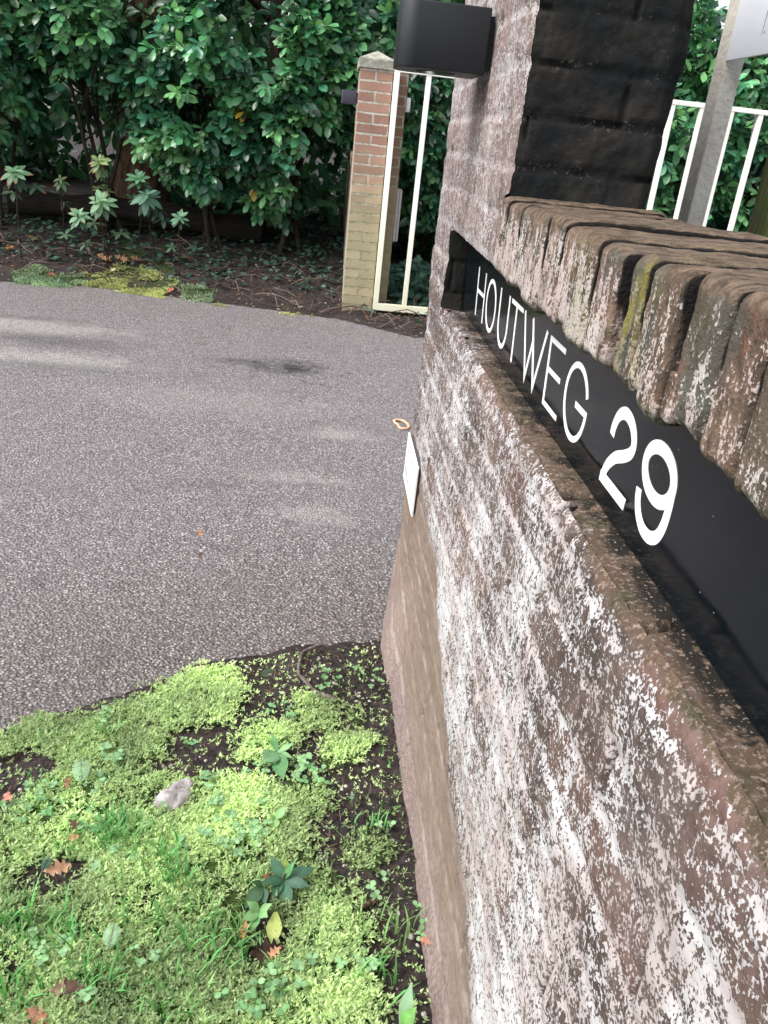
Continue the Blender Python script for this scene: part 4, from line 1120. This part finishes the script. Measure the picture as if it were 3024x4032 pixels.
RH = [((58, 680), 8.15, .19, 8, -.1, (.10, .20, .11), .5, 'pale young rhododendron with red leaf tips at the left edge'),
      ((390, 640), 8.3, .15, 8, .1, (.20, .28, .12), .8, 'tallest yellow-green rhododendron seedling with scorched red tips'),
      ((545, 705), 8.3, .15, 7, .35, (.10, .24, .13), 0, 'pale rhododendron seedling with upright leaves right of the tallest one'),
      ((400, 795), 8.2, .18, 9, .05, (.17, .30, .17), .3, 'pale rhododendron rosette on a bare stalk above the ivy'),
      ((580, 775), 8.25, .20, 10, -.2, (.09, .19, .13), 0, 'large grey-green rhododendron rosette with drooping lower leaves'),
      ((312, 850), 8.05, .15, 9, .1, (.15, .28, .16), .4, 'low pale rhododendron rosette left of the stalked one'),
      ((708, 860), 8.1, .12, 7, .2, (.09, .20, .12), 0, 'small rhododendron seedling on the right beside brown twigs'),
      ((240, 715), 8.35, .14, 6, -.3, (.08, .13, .06), .6, 'wilting brownish rhododendron seedling with red edges')]
for px, yy, L, n, tilt, col, rt, lab in RH:
    c_ = depth_pt(px, yy); gz = float(far_height(np.array([c_[0]]), np.array([yy]))[0])
    root = empty('rhododendron', (c_[0], yy, gz)); tag(root, lab, 'plant', 'rhododendron seedlings on the far bank')
    b = MB(); col = np.array(col)*1.05; L *= .78
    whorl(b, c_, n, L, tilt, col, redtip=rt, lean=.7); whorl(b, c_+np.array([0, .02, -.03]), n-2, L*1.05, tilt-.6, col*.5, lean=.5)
    whorl(b, c_+np.array([0, -.01, .02]), 4, L*.6, tilt+.5, col*1.1, lean=.6)
    for q in range(2):
        c2 = c_+np.array([rng.uniform(-.16, .16), .06, -rng.uniform(.10, .30)]); c2[2] = max(c2[2], gz+.08)
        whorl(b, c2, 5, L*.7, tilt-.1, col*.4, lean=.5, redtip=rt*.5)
    put(b.build('leaves', MAT['leaf'], None, col=True), root)
    b = MB(); tube(b, curve_pts((c_[0]+rng.uniform(-.08, .08), yy+.05, gz-.02), c_, 8, 0, .01), .0055, 6); put(b.build('stem', MAT['bark'], None), root)

# ------------------------------------------------------------------ ground cover on the far verge
def scatter_far(n, x0, x1, d0, d1, dens=None):
    x = rng.uniform(x0, x1, n); y = far_edge(x)+rng.uniform(d0, d1, n)
    if dens is not None:
        k = rng.random(n) < dens(x, y); x, y = x[k], y[k]
    return x, y, far_height(x, y)
def ivy():
    def dens(x, y):
        d = y-far_edge(x); f = fbm(P3(x, y), 2.2, 3, 601)
        side = sstep(-.9, -.3, x)
        return np.clip(sstep(.42-.2*side, .95, d+.45*f), 0, 1)*(.45+.55*sstep(-.2, .15, fbm(P3(x, y), 4, 2, 607)))
    x, y, z = scatter_far(9500, -5, 5.5, .15, 2.6, dens)
    n = len(x); P = np.stack([x, y, z+rng.random(n)*.07+.01], -1)
    a = rng.uniform(0, 6.28, n); d = np.stack([np.cos(a), np.sin(a), rng.normal(-.1, .25, n)], -1)
    nr = np.stack([rng.normal(0, .35, n), rng.normal(-.35, .35, n), np.ones(n)], -1)
    cols = np.array([(.036, .085, .062), (.055, .115, .08), (.08, .15, .11)])[rng.integers(0, 3, n)]*(.6+.6*rng.random((n, 1)))
    V, F, C = instance(IVY[0], IVY[1], P, frames(d, nr), .032+.034*rng.random(n), cols, IVY[2])
    # taller clump behind the gate bars
    m_ = 420; x = rng.uniform(.2, 1.1, m_); y = rng.uniform(7.75, 8.5, m_); P2 = np.stack([x, y, rng.random(m_)*.42*np.exp(-((x-.55)/.4)**2)+.03], -1)
    a = rng.uniform(0, 6.28, m_); d = np.stack([np.cos(a), np.sin(a), rng.normal(-.4, .25, m_)], -1); nr = np.stack([rng.normal(0, .35, m_), rng.normal(-.7, .3, m_), np.ones(m_)], -1)
    V2, F2, C2 = instance(IVY[0], IVY[1], P2, frames(d, nr), .06+.05*rng.random(m_), np.tile(np.array([(.055, .125, .09)]), (m_, 1))*(.6+.7*rng.random((m_, 1))), IVY[2])
    o = link('ivy', mesh_np('ivy', np.concatenate([V, V2]), np.concatenate([F, F2+len(V)]), {'col': np.concatenate([C, C2])}), MAT['leaf'])
    tag(o, 'dark ivy creeping over the shaded bank', 'ivy', kind='stuff')
ivy()
def litter():
    b = MB()
    x, y, z = scatter_far(230, -4.2, .6, .02, 1.3)
    for q in range(len(x)):
        a = rng.uniform(0, 3.14); L = rng.uniform(.08, .45); d = np.array([math.cos(a), math.sin(a)*.7, rng.uniform(-.02, .25)])*L
        p0 = np.array([x[q], y[q], z[q]+.012]); p1 = p0+d; p1[2] = max(p1[2], float(far_height(p1[:1], p1[1:2])[0])+.01)
        c_ = np.array([(.11, .075, .06), (.20, .15, .12), (.05, .035, .03)])[rng.integers(0, 3)]
        tube(b, curve_pts(p0, p1, 7, rng.uniform(0, .06), .012), rng.uniform(.002, .0055), 5, c_)
    o = b.build('twig_litter', MAT['dead'], col=True); tag(o, 'scattered thin brown twigs on the dark far verge', 'twigs', kind='stuff')
    b = MB()
    x, y, z = scatter_far(1700, -4.2, 1.4, -.12, 1.2)
    n = len(x); a = rng.uniform(0, 6.28, n); d = np.stack([np.cos(a), np.sin(a), rng.normal(0, .2, n)], -1); nr = np.stack([rng.normal(0, .4, n), rng.normal(-.2, .4, n), np.ones(n)], -1)
    cols = np.array([(.10, .06, .045), (.17, .09, .05), (.07, .05, .045), (.25, .2, .15)])[rng.integers(0, 4, n)]
    V, F, C = instance(BROAD[0], BROAD[1], np.stack([x, y, z+.008], -1), frames(d, nr), .018+.03*rng.random(n), cols, BROAD[2]); b.add(V, F, C)
    o = b.build('leaf_litter', MAT['dead'], col=True); tag(o, 'crumbled brown leaf litter along the far verge', 'leaf litter', kind='stuff')
litter()
def moss_sprigs(P, L, cols, k=4, flat=.35):
    n = len(P)
    T = np.array([(-.22, .35, .0), (0, 0, 0), (.22, .35, .0), (0, 1, .12)]); F = np.array([(1, 2, 3, 0)])
    Ps = np.repeat(P, k, 0); Cs = np.repeat(cols, k, 0)*(.7+.6*rng.random((n*k, 1)))
    a = rng.uniform(0, 6.28, n*k); e = np.abs(rng.normal(flat, .35, n*k))
    d = np.stack([np.cos(a)*np.cos(e), np.sin(a)*np.cos(e), np.sin(e)], -1)
    nr = np.stack([rng.normal(0, .3, n*k), rng.normal(0, .3, n*k), np.ones(n*k)], -1)
    return instance(T, F, Ps+rng.normal(0, .002, Ps.shape), frames(d, nr), np.repeat(L, k)*(.7+.6*rng.random(n*k)), Cs)
def near_moss():
    N = 230000
    x = rng.uniform(-1.35, -.03, N); y = .45+rng.random(N)*1.75
    w = moss_weight(x+rng.normal(0, .016, N), y+rng.normal(0, .016, N))
    pat = fbm(P3(x, y), 7, 3, 701)
    keep = rng.random(N) < w*np.clip(.36+.55*pat+.35*fbm(P3(x, y), 26, 2, 703), .04, 1)
    # stray sprigs on bare soil
    keep |= (rng.random(N) < .025) & (y < edge_y(x)-.03)
    x, y, w = x[keep], y[keep], w[keep]
    z = soil_height(x, y)+.016*w*(.7+.6*fbm(P3(x, y), 14, 2, 31))+rng.random(len(x))*.011*w
    br = np.clip(.80+.75*fbm(P3(x, y), 5, 3, 705)+.08*sstep(1.0, 1.9, y)-.18*sstep(-.5, -.2, x)+.06, .25, 1.15)[:, None]
    a, c_ = np.array([.045, .085, .038]), np.array([.52, .67, .32])
    cols = a+(c_-a)*br**1.2
    L = .0058+.0062*rng.random(len(x))
    V, F, C = moss_sprigs(np.stack([x, y, z], -1), L, cols, 5)
    o = link('moss', mesh_np('moss', V, F, {'col': C}, smooth=False), MAT['moss']); tag(o, 'bright yellow-green moss carpet in the foreground verge', 'moss', kind='stuff')
near_moss()
def far_moss_sprigs():
    N = 40000
    x = rng.uniform(-3.6, .1, N); y = far_edge(x)+rng.uniform(-.1, .8, N); w = far_moss(x, y)
    k = rng.random(N) < w*np.clip(.28+1.7*fbm(P3(x, y), 6, 3, 713), 0, 1); x, y = x[k], y[k]; z = far_height(x, y)+.006+rng.random(len(x))*.012
    br = np.clip(.75+.6*fbm(P3(x, y), 6, 2, 711), .2, 1.1)[:, None]
    px = to_px(np.stack([x, y, z], -1))[:, 0]
    blue = (px < 330) | ((px > 700) & (px < 860) & (to_px(np.stack([x, y, z], -1))[:, 1] < 1195))
    cols = np.where(blue[:, None], np.array([.36, .48, .32]), np.array([.50, .54, .24]))*br
    V, F, C = moss_sprigs(np.stack([x, y, z], -1), .012+.012*rng.random(len(x)), cols, 4, .5)
    o = link('verge_moss', mesh_np('verge_moss', V, F, {'col': C}, smooth=False), MAT['moss']); tag(o, 'thin moss and turf patches on the edge of the far verge', 'moss', kind='stuff')
far_moss_sprigs()
def blades(mb, c_, n, L, spread, col, wid=.0028, lean=.6):
    for q in range(n):
        a = rng.uniform(0, 6.28); l = L*rng.uniform(.5, 1.15); k = 6
        base = np.array(c_)+np.array([rng.normal(0, spread), rng.normal(0, spread), 0])
        out = np.array([math.cos(a), math.sin(a), 0])*rng.uniform(.15, lean); t = np.linspace(0, 1, k)
        P = base+np.outer(t*l, [0, 0, 1])*(1-.35*t[:, None])+np.outer(t**1.8*l, out)
        sd = np.array([-math.sin(a), math.cos(a), 0])*wid*rng.uniform(.7, 1.3); w = (1-t**2)[:, None]+.05
        V = np.concatenate([P-sd*w, P+sd*w]); F = np.array([(i, i+1, k+i+1, k+i) for i in range(k-1)])
        mb.add(V, F, np.array(col)*rng.uniform(.6, 1.35))
def grass():
    b = MB()
    tufts = [((460, 3260), 34, .10), ((420, 3330), 26, .09), ((530, 3290), 24, .09), ((690, 3470), 30, .11), ((660, 3400), 16, .10), ((40, 3620), 34, .10), ((80, 3700), 24, .08), ((400, 3850), 34, .11), ((330, 3790), 18, .09), ((940, 3690), 30, .10), ((900, 3760), 26, .09),
             ((770, 3650), 20, .09), ((780, 3790), 16, .10), ((1505, 3690), 16, .14), ((1500, 3840), 10, .10), ((160, 3200), 12, .08), ((200, 3080), 9, .07), ((590, 3330), 18, .09), ((250, 3330), 14, .07), ((1480, 3210), 8, .07), ((1530, 2990), 7, .07), ((820, 3560), 16, .08), ((560, 3620), 18, .09), ((230, 3680), 18, .09), ((60, 3930), 26, .10), ((650, 3960), 20, .08), ((480, 3540), 14, .08), ((1000, 3420), 8, .07), ((1280, 3550), 7, .06), ((1120, 3870), 12, .08), ((440, 2860), 12, .08), ((760, 3930), 14, .09)]
    for px, n, L in tufts:
        g = ground_pt(px, .03); blades(b, (g[0], g[1], .018), int(n*1.4), L*.9, .026, (.12, .34, .10) if rng.random() < .7 else (.22, .40, .15), .0024)
    for q in range(700):
        x = rng.uniform(-1.15, -.1); y = rng.uniform(.6, 1.75)
        if moss_weight(np.array([x]), np.array([y]))[0] > .5: blades(b, (x, y, .015), 2, .055, .006, (.16, .33, .11), .0016, .9)
    # turf on the far verge
    for px, n in (((190, 1110), 60), ((120, 1095), 40), ((260, 1120), 40), ((780, 1165), 30)):
        g = ground_pt(px, .01); blades(b, (g[0], g[1], .01), n, .07, .12, (.13, .26, .15), .004, .7)
    o = b.build('grass', MAT['leaf'], col=True); tag(o, 'thin green grass blades growing through the moss', 'grass', kind='stuff')
grass()
def weeds():
    b = MB()
    def sprout(px, n, L, col, h=.02):
        g = ground_pt(px, .025); 
        for q in range(n):
            c_ = np.array([g[0]+rng.normal(0, .02), g[1]+rng.normal(0, .02), .032+h*rng.random()])
            whorl(b, c_, rng.integers(2, 5), L, .25, col, ROUND, colj=.3)
            tube(b, curve_pts((c_[0]+.004, c_[1], .005), c_, 4), .0009, 4, np.array(col)*.9)
    G1, G2 = (.22, .38, .19), (.16, .32, .14)
    for px, n in (((1080, 2790), 4), ((1130, 2840), 4), ((1420, 2670), 4), ((1490, 2720), 2), ((1300, 2700), 5), ((420, 2840), 6), ((730, 2930), 4), ((440, 2990), 6), ((1020, 3050), 6), ((840, 3100), 9), ((870, 3170), 5), ((980, 3190), 5), ((980, 3270), 5), ((990, 3310), 7), ((930, 3330), 8), ((1430, 3215), 3), ((1500, 3490), 3), ((1640, 3640), 5), ((1390, 3800), 5), ((1440, 3830), 4), ((1070, 3890), 5), ((1180, 3830), 4), ((960, 3930), 6), ((1080, 3960), 4), ((820, 3300), 8), ((700, 3360), 5), ((150, 3130), 9), ((60, 3200), 7), ((200, 3230), 6), ((380, 3130), 5), ((230, 3740), 8), ((150, 3760), 6), ((430, 3410), 5), ((310, 3950), 6), ((560, 3790), 5), ((1210, 3010), 4), ((1180, 3060), 6), ((1250, 3080), 4), ((350, 3240), 5), ((620, 3260), 4)):
        sprout(px, n, rng.uniform(.010, .017), G1 if rng.random() < .6 else G2)
    o = b.build('chickweed', MAT['leaf'], col=True); tag(o, 'tiny round-leaved chickweed seedlings among the moss', 'seedlings', kind='stuff')
weeds()
def pebbles():
    b = MB(); bm = bmesh.new(); bmesh.ops.create_icosphere(bm, subdivisions=1, radius=1)
    T = np.array([v.co[:] for v in bm.verts]); F = np.array([[v.index for v in f.verts] for f in bm.faces]); bm.free()
    N = 2600; x = rng.uniform(-1.3, -.05, N); y = rng.uniform(.75, 2.25, N)
    w = moss_weight(x, y); k = (w < .3) & (y < edge_y(x)+.04) & (rng.random(N) < .45); x, y = x[k], y[k]
    z = soil_height(x, y); n = len(x); s = .0025+.0055*rng.random(n)**3
    sc3 = np.stack([s, s*(.6+.5*rng.random(n)), s*.55], -1)
    a = rng.uniform(0, 6.28, n); R_ = np.zeros((n, 3, 3)); R_[:, 0, 0] = np.cos(a); R_[:, 0, 1] = -np.sin(a); R_[:, 1, 0] = np.sin(a); R_[:, 1, 1] = np.cos(a); R_[:, 2, 2] = 1
    V, F, C = instance(T, F, np.stack([x, y, z+.001], -1), R_, sc3); b.add(V, F)
    o = b.build('pebbles', MAT['pebble']); tag(o, 'small pale pebbles strewn over the bare soil', 'pebbles', kind='stuff')
    b = MB()
    N = 1300; x = rng.uniform(-1.3, -.06, N); y = rng.uniform(.75, 2.2, N); k = (moss_weight(x, y) < .4) & (y < edge_y(x)); x, y = x[k], y[k]; z = soil_height(x, y)
    for q in range(len(x)):
        a = rng.uniform(0, 3.14); L = rng.uniform(.008, .035); p0 = np.array([x[q], y[q], z[q]+.003]); 
        tube(b, curve_pts(p0, p0+np.array([math.cos(a)*L, math.sin(a)*L, rng.uniform(0, .006)]), 4, .002, .001), .0008, 4, np.array([(.16, .09, .05), (.28, .2, .13), (.07, .05, .04), (.2, .17, .14)])[rng.integers(0, 4)], cap=False)
    # specks of debris on the asphalt
    N = 150; x = rng.uniform(-3.4, 0, N); y = rng.uniform(2.2, 7.3, N)
    for q in range(N):
        a = rng.uniform(0, 3.14); L = rng.uniform(.01, .05); p0 = np.array([x[q], y[q], .001])
        tube(b, curve_pts(p0, p0+np.array([math.cos(a)*L, math.sin(a)*L*.6, 0]), 4, .002, .001), .0016, 4, np.array([(.16, .09, .05), (.3, .24, .17), (.05, .035, .03)])[rng.integers(0, 3)], cap=False)
    o = b.build('needle_litter', MAT['dead'], col=True); tag(o, 'loose needles and plant crumbs on soil and drive', 'litter', kind='stuff')
pebbles()

# ------------------------------------------------------------------ single small things in the foreground
def stone_at(px, label):
    poly = [(605, 3155), (655, 3105), (715, 3070), (763, 3074), (752, 3095), (716, 3155), (676, 3176), (636, 3161)]
    Q = np.array([ground_pt(p, .045) for p in poly]); c_ = Q.mean(0)
    k = 24; a = np.linspace(0, 2*np.pi, k, endpoint=False)
    ang = np.arctan2(Q[:, 1]-c_[1], Q[:, 0]-c_[0]); rad = np.hypot(Q[:, 0]-c_[0], Q[:, 1]-c_[1]); o = np.argsort(ang)
    R_ = np.interp(a, np.concatenate([ang[o]-2*np.pi, ang[o], ang[o]+2*np.pi]), np.tile(rad[o], 3))
    b = MB(); V = []
    for (s, z) in ((1.02, 0), (1.03, .03), (.98, .040), (.86, .045), (.5, .047), (.2, .047)):
        V += [(c_[0]+R_[i]*s*math.cos(a[i]), c_[1]+R_[i]*s*math.sin(a[i]), z+.004*math.sin(3*a[i]+s*5)+.006*(R_[i]*s*math.sin(a[i]))/.05) for i in range(k)]
    V = np.array(V); V += .003*np.stack([fbm(V, 40, 2, 1), fbm(V, 40, 2, 2), fbm(V, 60, 2, 3)], -1)
    F = [(r*k+i, r*k+(i+1) % k, (r+1)*k+(i+1) % k, (r+1)*k+i) for r in range(5) for i in range(k)]+[tuple(5*k+i for i in range(k))]
    b.add(V, F); o = b.build('stone', MAT['stone'], origin=(c_[0], c_[1], 0)); o.location = (c_[0], c_[1], 0); tag(o, label, 'stone')
stone_at(None, 'flat grey stone lying in the foreground moss')
def twig_px(pts, r, label, mat='twig', z=.026):
    P = np.array([ground_pt(p, z) for p in pts]); P = pts_smooth(P, 26); P[:, 2] += .004*np.sin(np.arange(26)*.9)
    b = MB(); tube(b, P, np.linspace(r*.7, r, 26)*(1+.15*np.sin(np.arange(26)*1.7)), 8)
    o = b.build('twig', MAT[mat], origin=P[0]); o.location = P[0]; tag(o, label, 'twig')
twig_px([(1288, 2541), (1238, 2547), (1197, 2562), (1181, 2600), (1176, 2648), (1196, 2678), (1238, 2716), (1280, 2742), (1322, 2756)], .0065, 'bent bare twig on the soil where verge meets drive')
twig_px([(1035, 3360), (1000, 3410), (960, 3460), (925, 3510)], .003, 'straight thin pale twig leaning in the moss left of the dark weed')
twig_px([(1480, 3550), (1440, 3565), (1418, 3582)], .005, 'short rusty brown bark sliver on soil near the wall', 'oldbark')
def rubber():
    ctr = [(1551, 1655), (1556, 1666), (1567, 1672), (1573, 1684), (1590, 1688), (1607, 1685), (1609, 1677), (1600, 1665), (1585, 1656), (1567, 1653)]
    P = np.array([ground_pt(p, .004) for p in ctr]); P = pts_smooth(np.vstack([P, P[:1]]), 40)
    b = MB(); tube(b, P, .0075, 6, cap=False); o = b.build('rubber_band', MAT['rubber'], origin=P[0]); o.location = P[0]
    tag(o, 'pale orange rubber band loop lying on the asphalt beside the pier', 'rubber band')
rubber()
def weed(label, px, leaves, stem=None, mat='leaf', cat='weed', z=.045):
    g = ground_pt(px, z); root = empty('weed', (g[0], g[1], .01)); tag(root, label, cat)
    for (tip, L, wid, col, lift, tm) in leaves:      # tip: pixel of the leaf tip
        tpt = ground_pt(tip, z+lift); d = tpt-g; l = np.linalg.norm(d)
        nr = np.array([[-.15, -.45, 1.0]])
        V, F, C = instance(tm[0], tm[1], g[None], frames(d[None], nr), np.array([[l*wid, l, l]]), np.array([col]), tm[2])
        b = MB(); b.add(V, F, C); put(b.build('leaf', MAT[mat], None, col=True), root)
    if stem:
        b = MB(); tube(b, curve_pts((g[0], g[1], 0), g+np.array([0, 0, stem]), 5), .003, 6); put(b.build('stem', MAT['twig'], None), root)
DG, MG, LG, YG = (.05, .13, .075), (.09, .24, .09), (.19, .36, .15), (.36, .42, .12)
weed('small weed with smooth spoon-shaped leaves rising from the round moss cushion', (1094, 2962), [((1070, 2888), 1, .75, MG, .035, BROAD), ((1148, 2922), 1, .8, LG, .03, BROAD), ((1108, 3040), 1, 1.1, (.10, .25, .10), .01, BROAD), ((1146, 2975), 1, .7, LG, .012, BROAD), ((1045, 2985), 1, .9, (.16, .30, .16), .02, ROUND)])
weed('dark green toothed-leaf weed, the largest rosette in the moss', (1116, 3465), [((1070, 3375), 1, 1.0, DG, .04, BROAD), ((1048, 3462), 1, .9, DG, .03, BROAD), ((1075, 3520), 1, .9, (.03, .085, .05), .01, BROAD), ((1132, 3558), 1, 1.0, DG, .005, BROAD), ((1208, 3478), 1, .9, (.045, .11, .07), .02, BROAD), ((1232, 3408), 1, .85, (.05, .12, .075), .03, BROAD), ((1145, 3400), 1, .7, MG, .05, BROAD), ((1120, 3372), 1, 1.3, (.22, .30, .07), .02, BROAD)], .02)
weed('greyish dull weed leaves left of the dark rosette', (1035, 3490), [((975, 3545), 1, 1.1, (.06, .12, .06), .02, BROAD), ((1040, 3545), 1, 1.0, (.06, .13, .08), .01, BROAD), ((1010, 3470), 1, .9, DG, .03, BROAD)])
weed('fresh light green weed with four broad leaves below the dark rosette', (1022, 3592), [((985, 3555), 1, 1.2, LG, .03, BROAD), ((1055, 3560), 1, 1.0, LG, .03, BROAD), ((1042, 3600), 1, 1.4, LG, .02, BROAD), ((985, 3655), 1, 1.0, (.13, .30, .11), .005, BROAD), ((965, 3610), 1, 1.1, LG, .02, BROAD)])
weed('single yellow-green toothed leaf hanging beside the light green weed', (1085, 3590), [((1072, 3710), 1, 1.0, YG, -.002, BROAD)])
weed('pale two-leaved seedling right of the grey stone', (1085, 3225), [((1120, 3178), 1, 1.2, LG, .03, BROAD), ((1088, 3250), 1, 1.5, (.2, .36, .14), .005, BROAD), ((1070, 3210), 1, 1., LG, .015, BROAD)])
weed('tall upright pale green leaf at the foot of the wall', (1580, 4050), [((1615, 3885), 1, .75, (.22, .38, .22), .06, BROAD), ((1620, 3985), 1, 1.1, (.16, .36, .10), .05, BROAD)])
def fallen(px, L, col, label, z=.035, group='fallen leaves'):
    g = ground_pt(px, z) if px[1] > 1500 else None
    if g is None:
        d = ground_pt(px, 0)-CAM      # march along the sight line until it meets the bank
        for q in np.linspace(.55, 1.0, 900):
            g = CAM+d*q
            if g[2] <= float(far_height(g[:1], g[1:2])[0])+.03: break
    a = rng.uniform(0, 6.28)
    T = OAK[0].copy(); T[:, 1] -= .5
    V, F, C = instance(T, OAK[1], np.zeros((1, 3)), frames(np.array([[math.cos(a), math.sin(a)*.6, .15]]), np.array([[.1, -.5, 1.]])), np.array([L]), np.array([col]), OAK[2])
    o = link('fallen_leaf', mesh_np('fallen_leaf', V, F, {'col': C}), MAT['dead']); o.location = g+np.array([0, 0, .01]); tag(o, label, 'leaf', group)
OR, BR, DB = (.42, .23, .13), (.22, .11, .06), (.09, .05, .035)
fallen((225, 3435), .060, (.50, .29, .19), 'orange oak leaf in a dark hollow of the moss')
fallen((300, 3265), .038, DB, 'dark curled leaf beside grass in the moss')
fallen((287, 3312), .034, (.5, .33, .16), 'small tan leaf scrap below the dark curled one')
fallen((1065, 3475), .04, BR, 'reddish brown leaf under the dark green weed')
fallen((1075, 3765), .035, OR, 'small orange leaf scrap right of the grass below the yellow leaf')
fallen((960, 3680), .04, (.33, .18, .08), 'brown leaf under grass blades left of the yellow leaf')
fallen((250, 3905), .05, (.33, .22, .17), 'pale brown leaf in the moss near the bottom left')
fallen((300, 3925), .06, DB, 'dark wet leaf in the moss near the bottom left')
fallen((35, 3155), .045, (.36, .17, .13), 'reddish leaf on soil at the left edge')
fallen((265, 3095), .03, BR, 'small brown leaf at the upper left of the moss')
fallen((150, 4015), .045, (.3, .14, .09), 'red-brown leaf at the very bottom left')
fallen((1680, 3720), .035, (.3, .14, .1), 'brown leaf scrap against the foot of the wall')
fallen((1045, 3760), .075, (.045, .025, .02), 'large dark rotting leaf below the yellow leaf')
fallen((787, 2110), .04, (.32, .14, .07), 'small brown leaf on the open asphalt')
fallen((790, 2195), .03, DB, 'dark leaf sliver on the asphalt below the brown leaf')
fallen((410, 1022), .16, OR, 'left one of two orange leaves at the front edge of the ivy')
fallen((480, 1025), .15, OR, 'large orange leaf pair at the front edge of the ivy')
fallen((535, 1025), .12, (.45, .22, .12), 'orange leaf touching the large one by the ivy')
fallen((40, 983), .14, (.48, .24, .13), 'orange leaf at the left edge of the far bank')
fallen((130, 945), .15, (.38, .24, .14), 'tan leaf curled over ivy at the left of the far bank')
fallen((735, 1018), .12, OR, 'small orange leaf among twigs in the middle of the far bank')
fallen((983, 945), .20, (.40, .18, .08), 'large orange leaf in deep shade under the hedge')
fallen((205, 1086), .08, (.42, .14, .10), 'red leaf on the turf patch of the far verge')
fallen((672, 1148), .08, (.42, .12, .08), 'red leaf on the moss patch of the far verge')
fallen((445, 1068), .07, (.55, .48, .34), 'pale cream leaf above the far moss patch')
fallen((860, 1095), .07, (.4, .13, .09), 'red leaf scrap on bare soil of the far verge')
def frond(px0, px1, label, col=(.24, .38, .25), z0=.055):
    a, c_ = ground_pt(px0, z0), ground_pt(px1, z0+.02); n = 15; b = MB(); t = np.linspace(.05, 1, n)
    ax = c_-a; L = np.linalg.norm(ax); ax = ax/L; sd = np.cross(ax, [0, -.3, 1.]); sd /= np.linalg.norm(sd)
    P = a+np.outer(t*L, ax)
    for s in (-1, 1):
        d = np.tile(ax*.45+sd*s, (n, 1)); l = L*.38*np.sin(np.pi*(t*.85+.12))
        V, F, C = instance(NEEDLE[0], NEEDLE[1], P, frames(d, np.tile(np.array([0, -.3, 1.]), (n, 1))), np.stack([l*.55, l, l*.5], -1), np.tile(np.array([col]), (n, 1)), NEEDLE[2]); b.add(V, F, C)
    tube(b, np.stack([a, (a+c_)/2, c_]), .001, 5, np.array(col)*.7)
    o = b.build('fern_frond', MAT['leaf'], col=True, origin=a); o.location = a; tag(o, label, 'fern')
frond((320, 3080), (318, 2985), 'pale feathery fern frond at the top of the moss')
frond((425, 3740), (450, 3630), 'pale feathery fern frond amid the lower moss grass')
frond((165, 3430), (195, 3370), 'dark feathery sprig beside the orange oak leaf', (.05, .12, .07))
frond((1020, 2655), (1080, 2640), 'dark dry feathery sprig on soil near the bent twig', (.05, .08, .04))
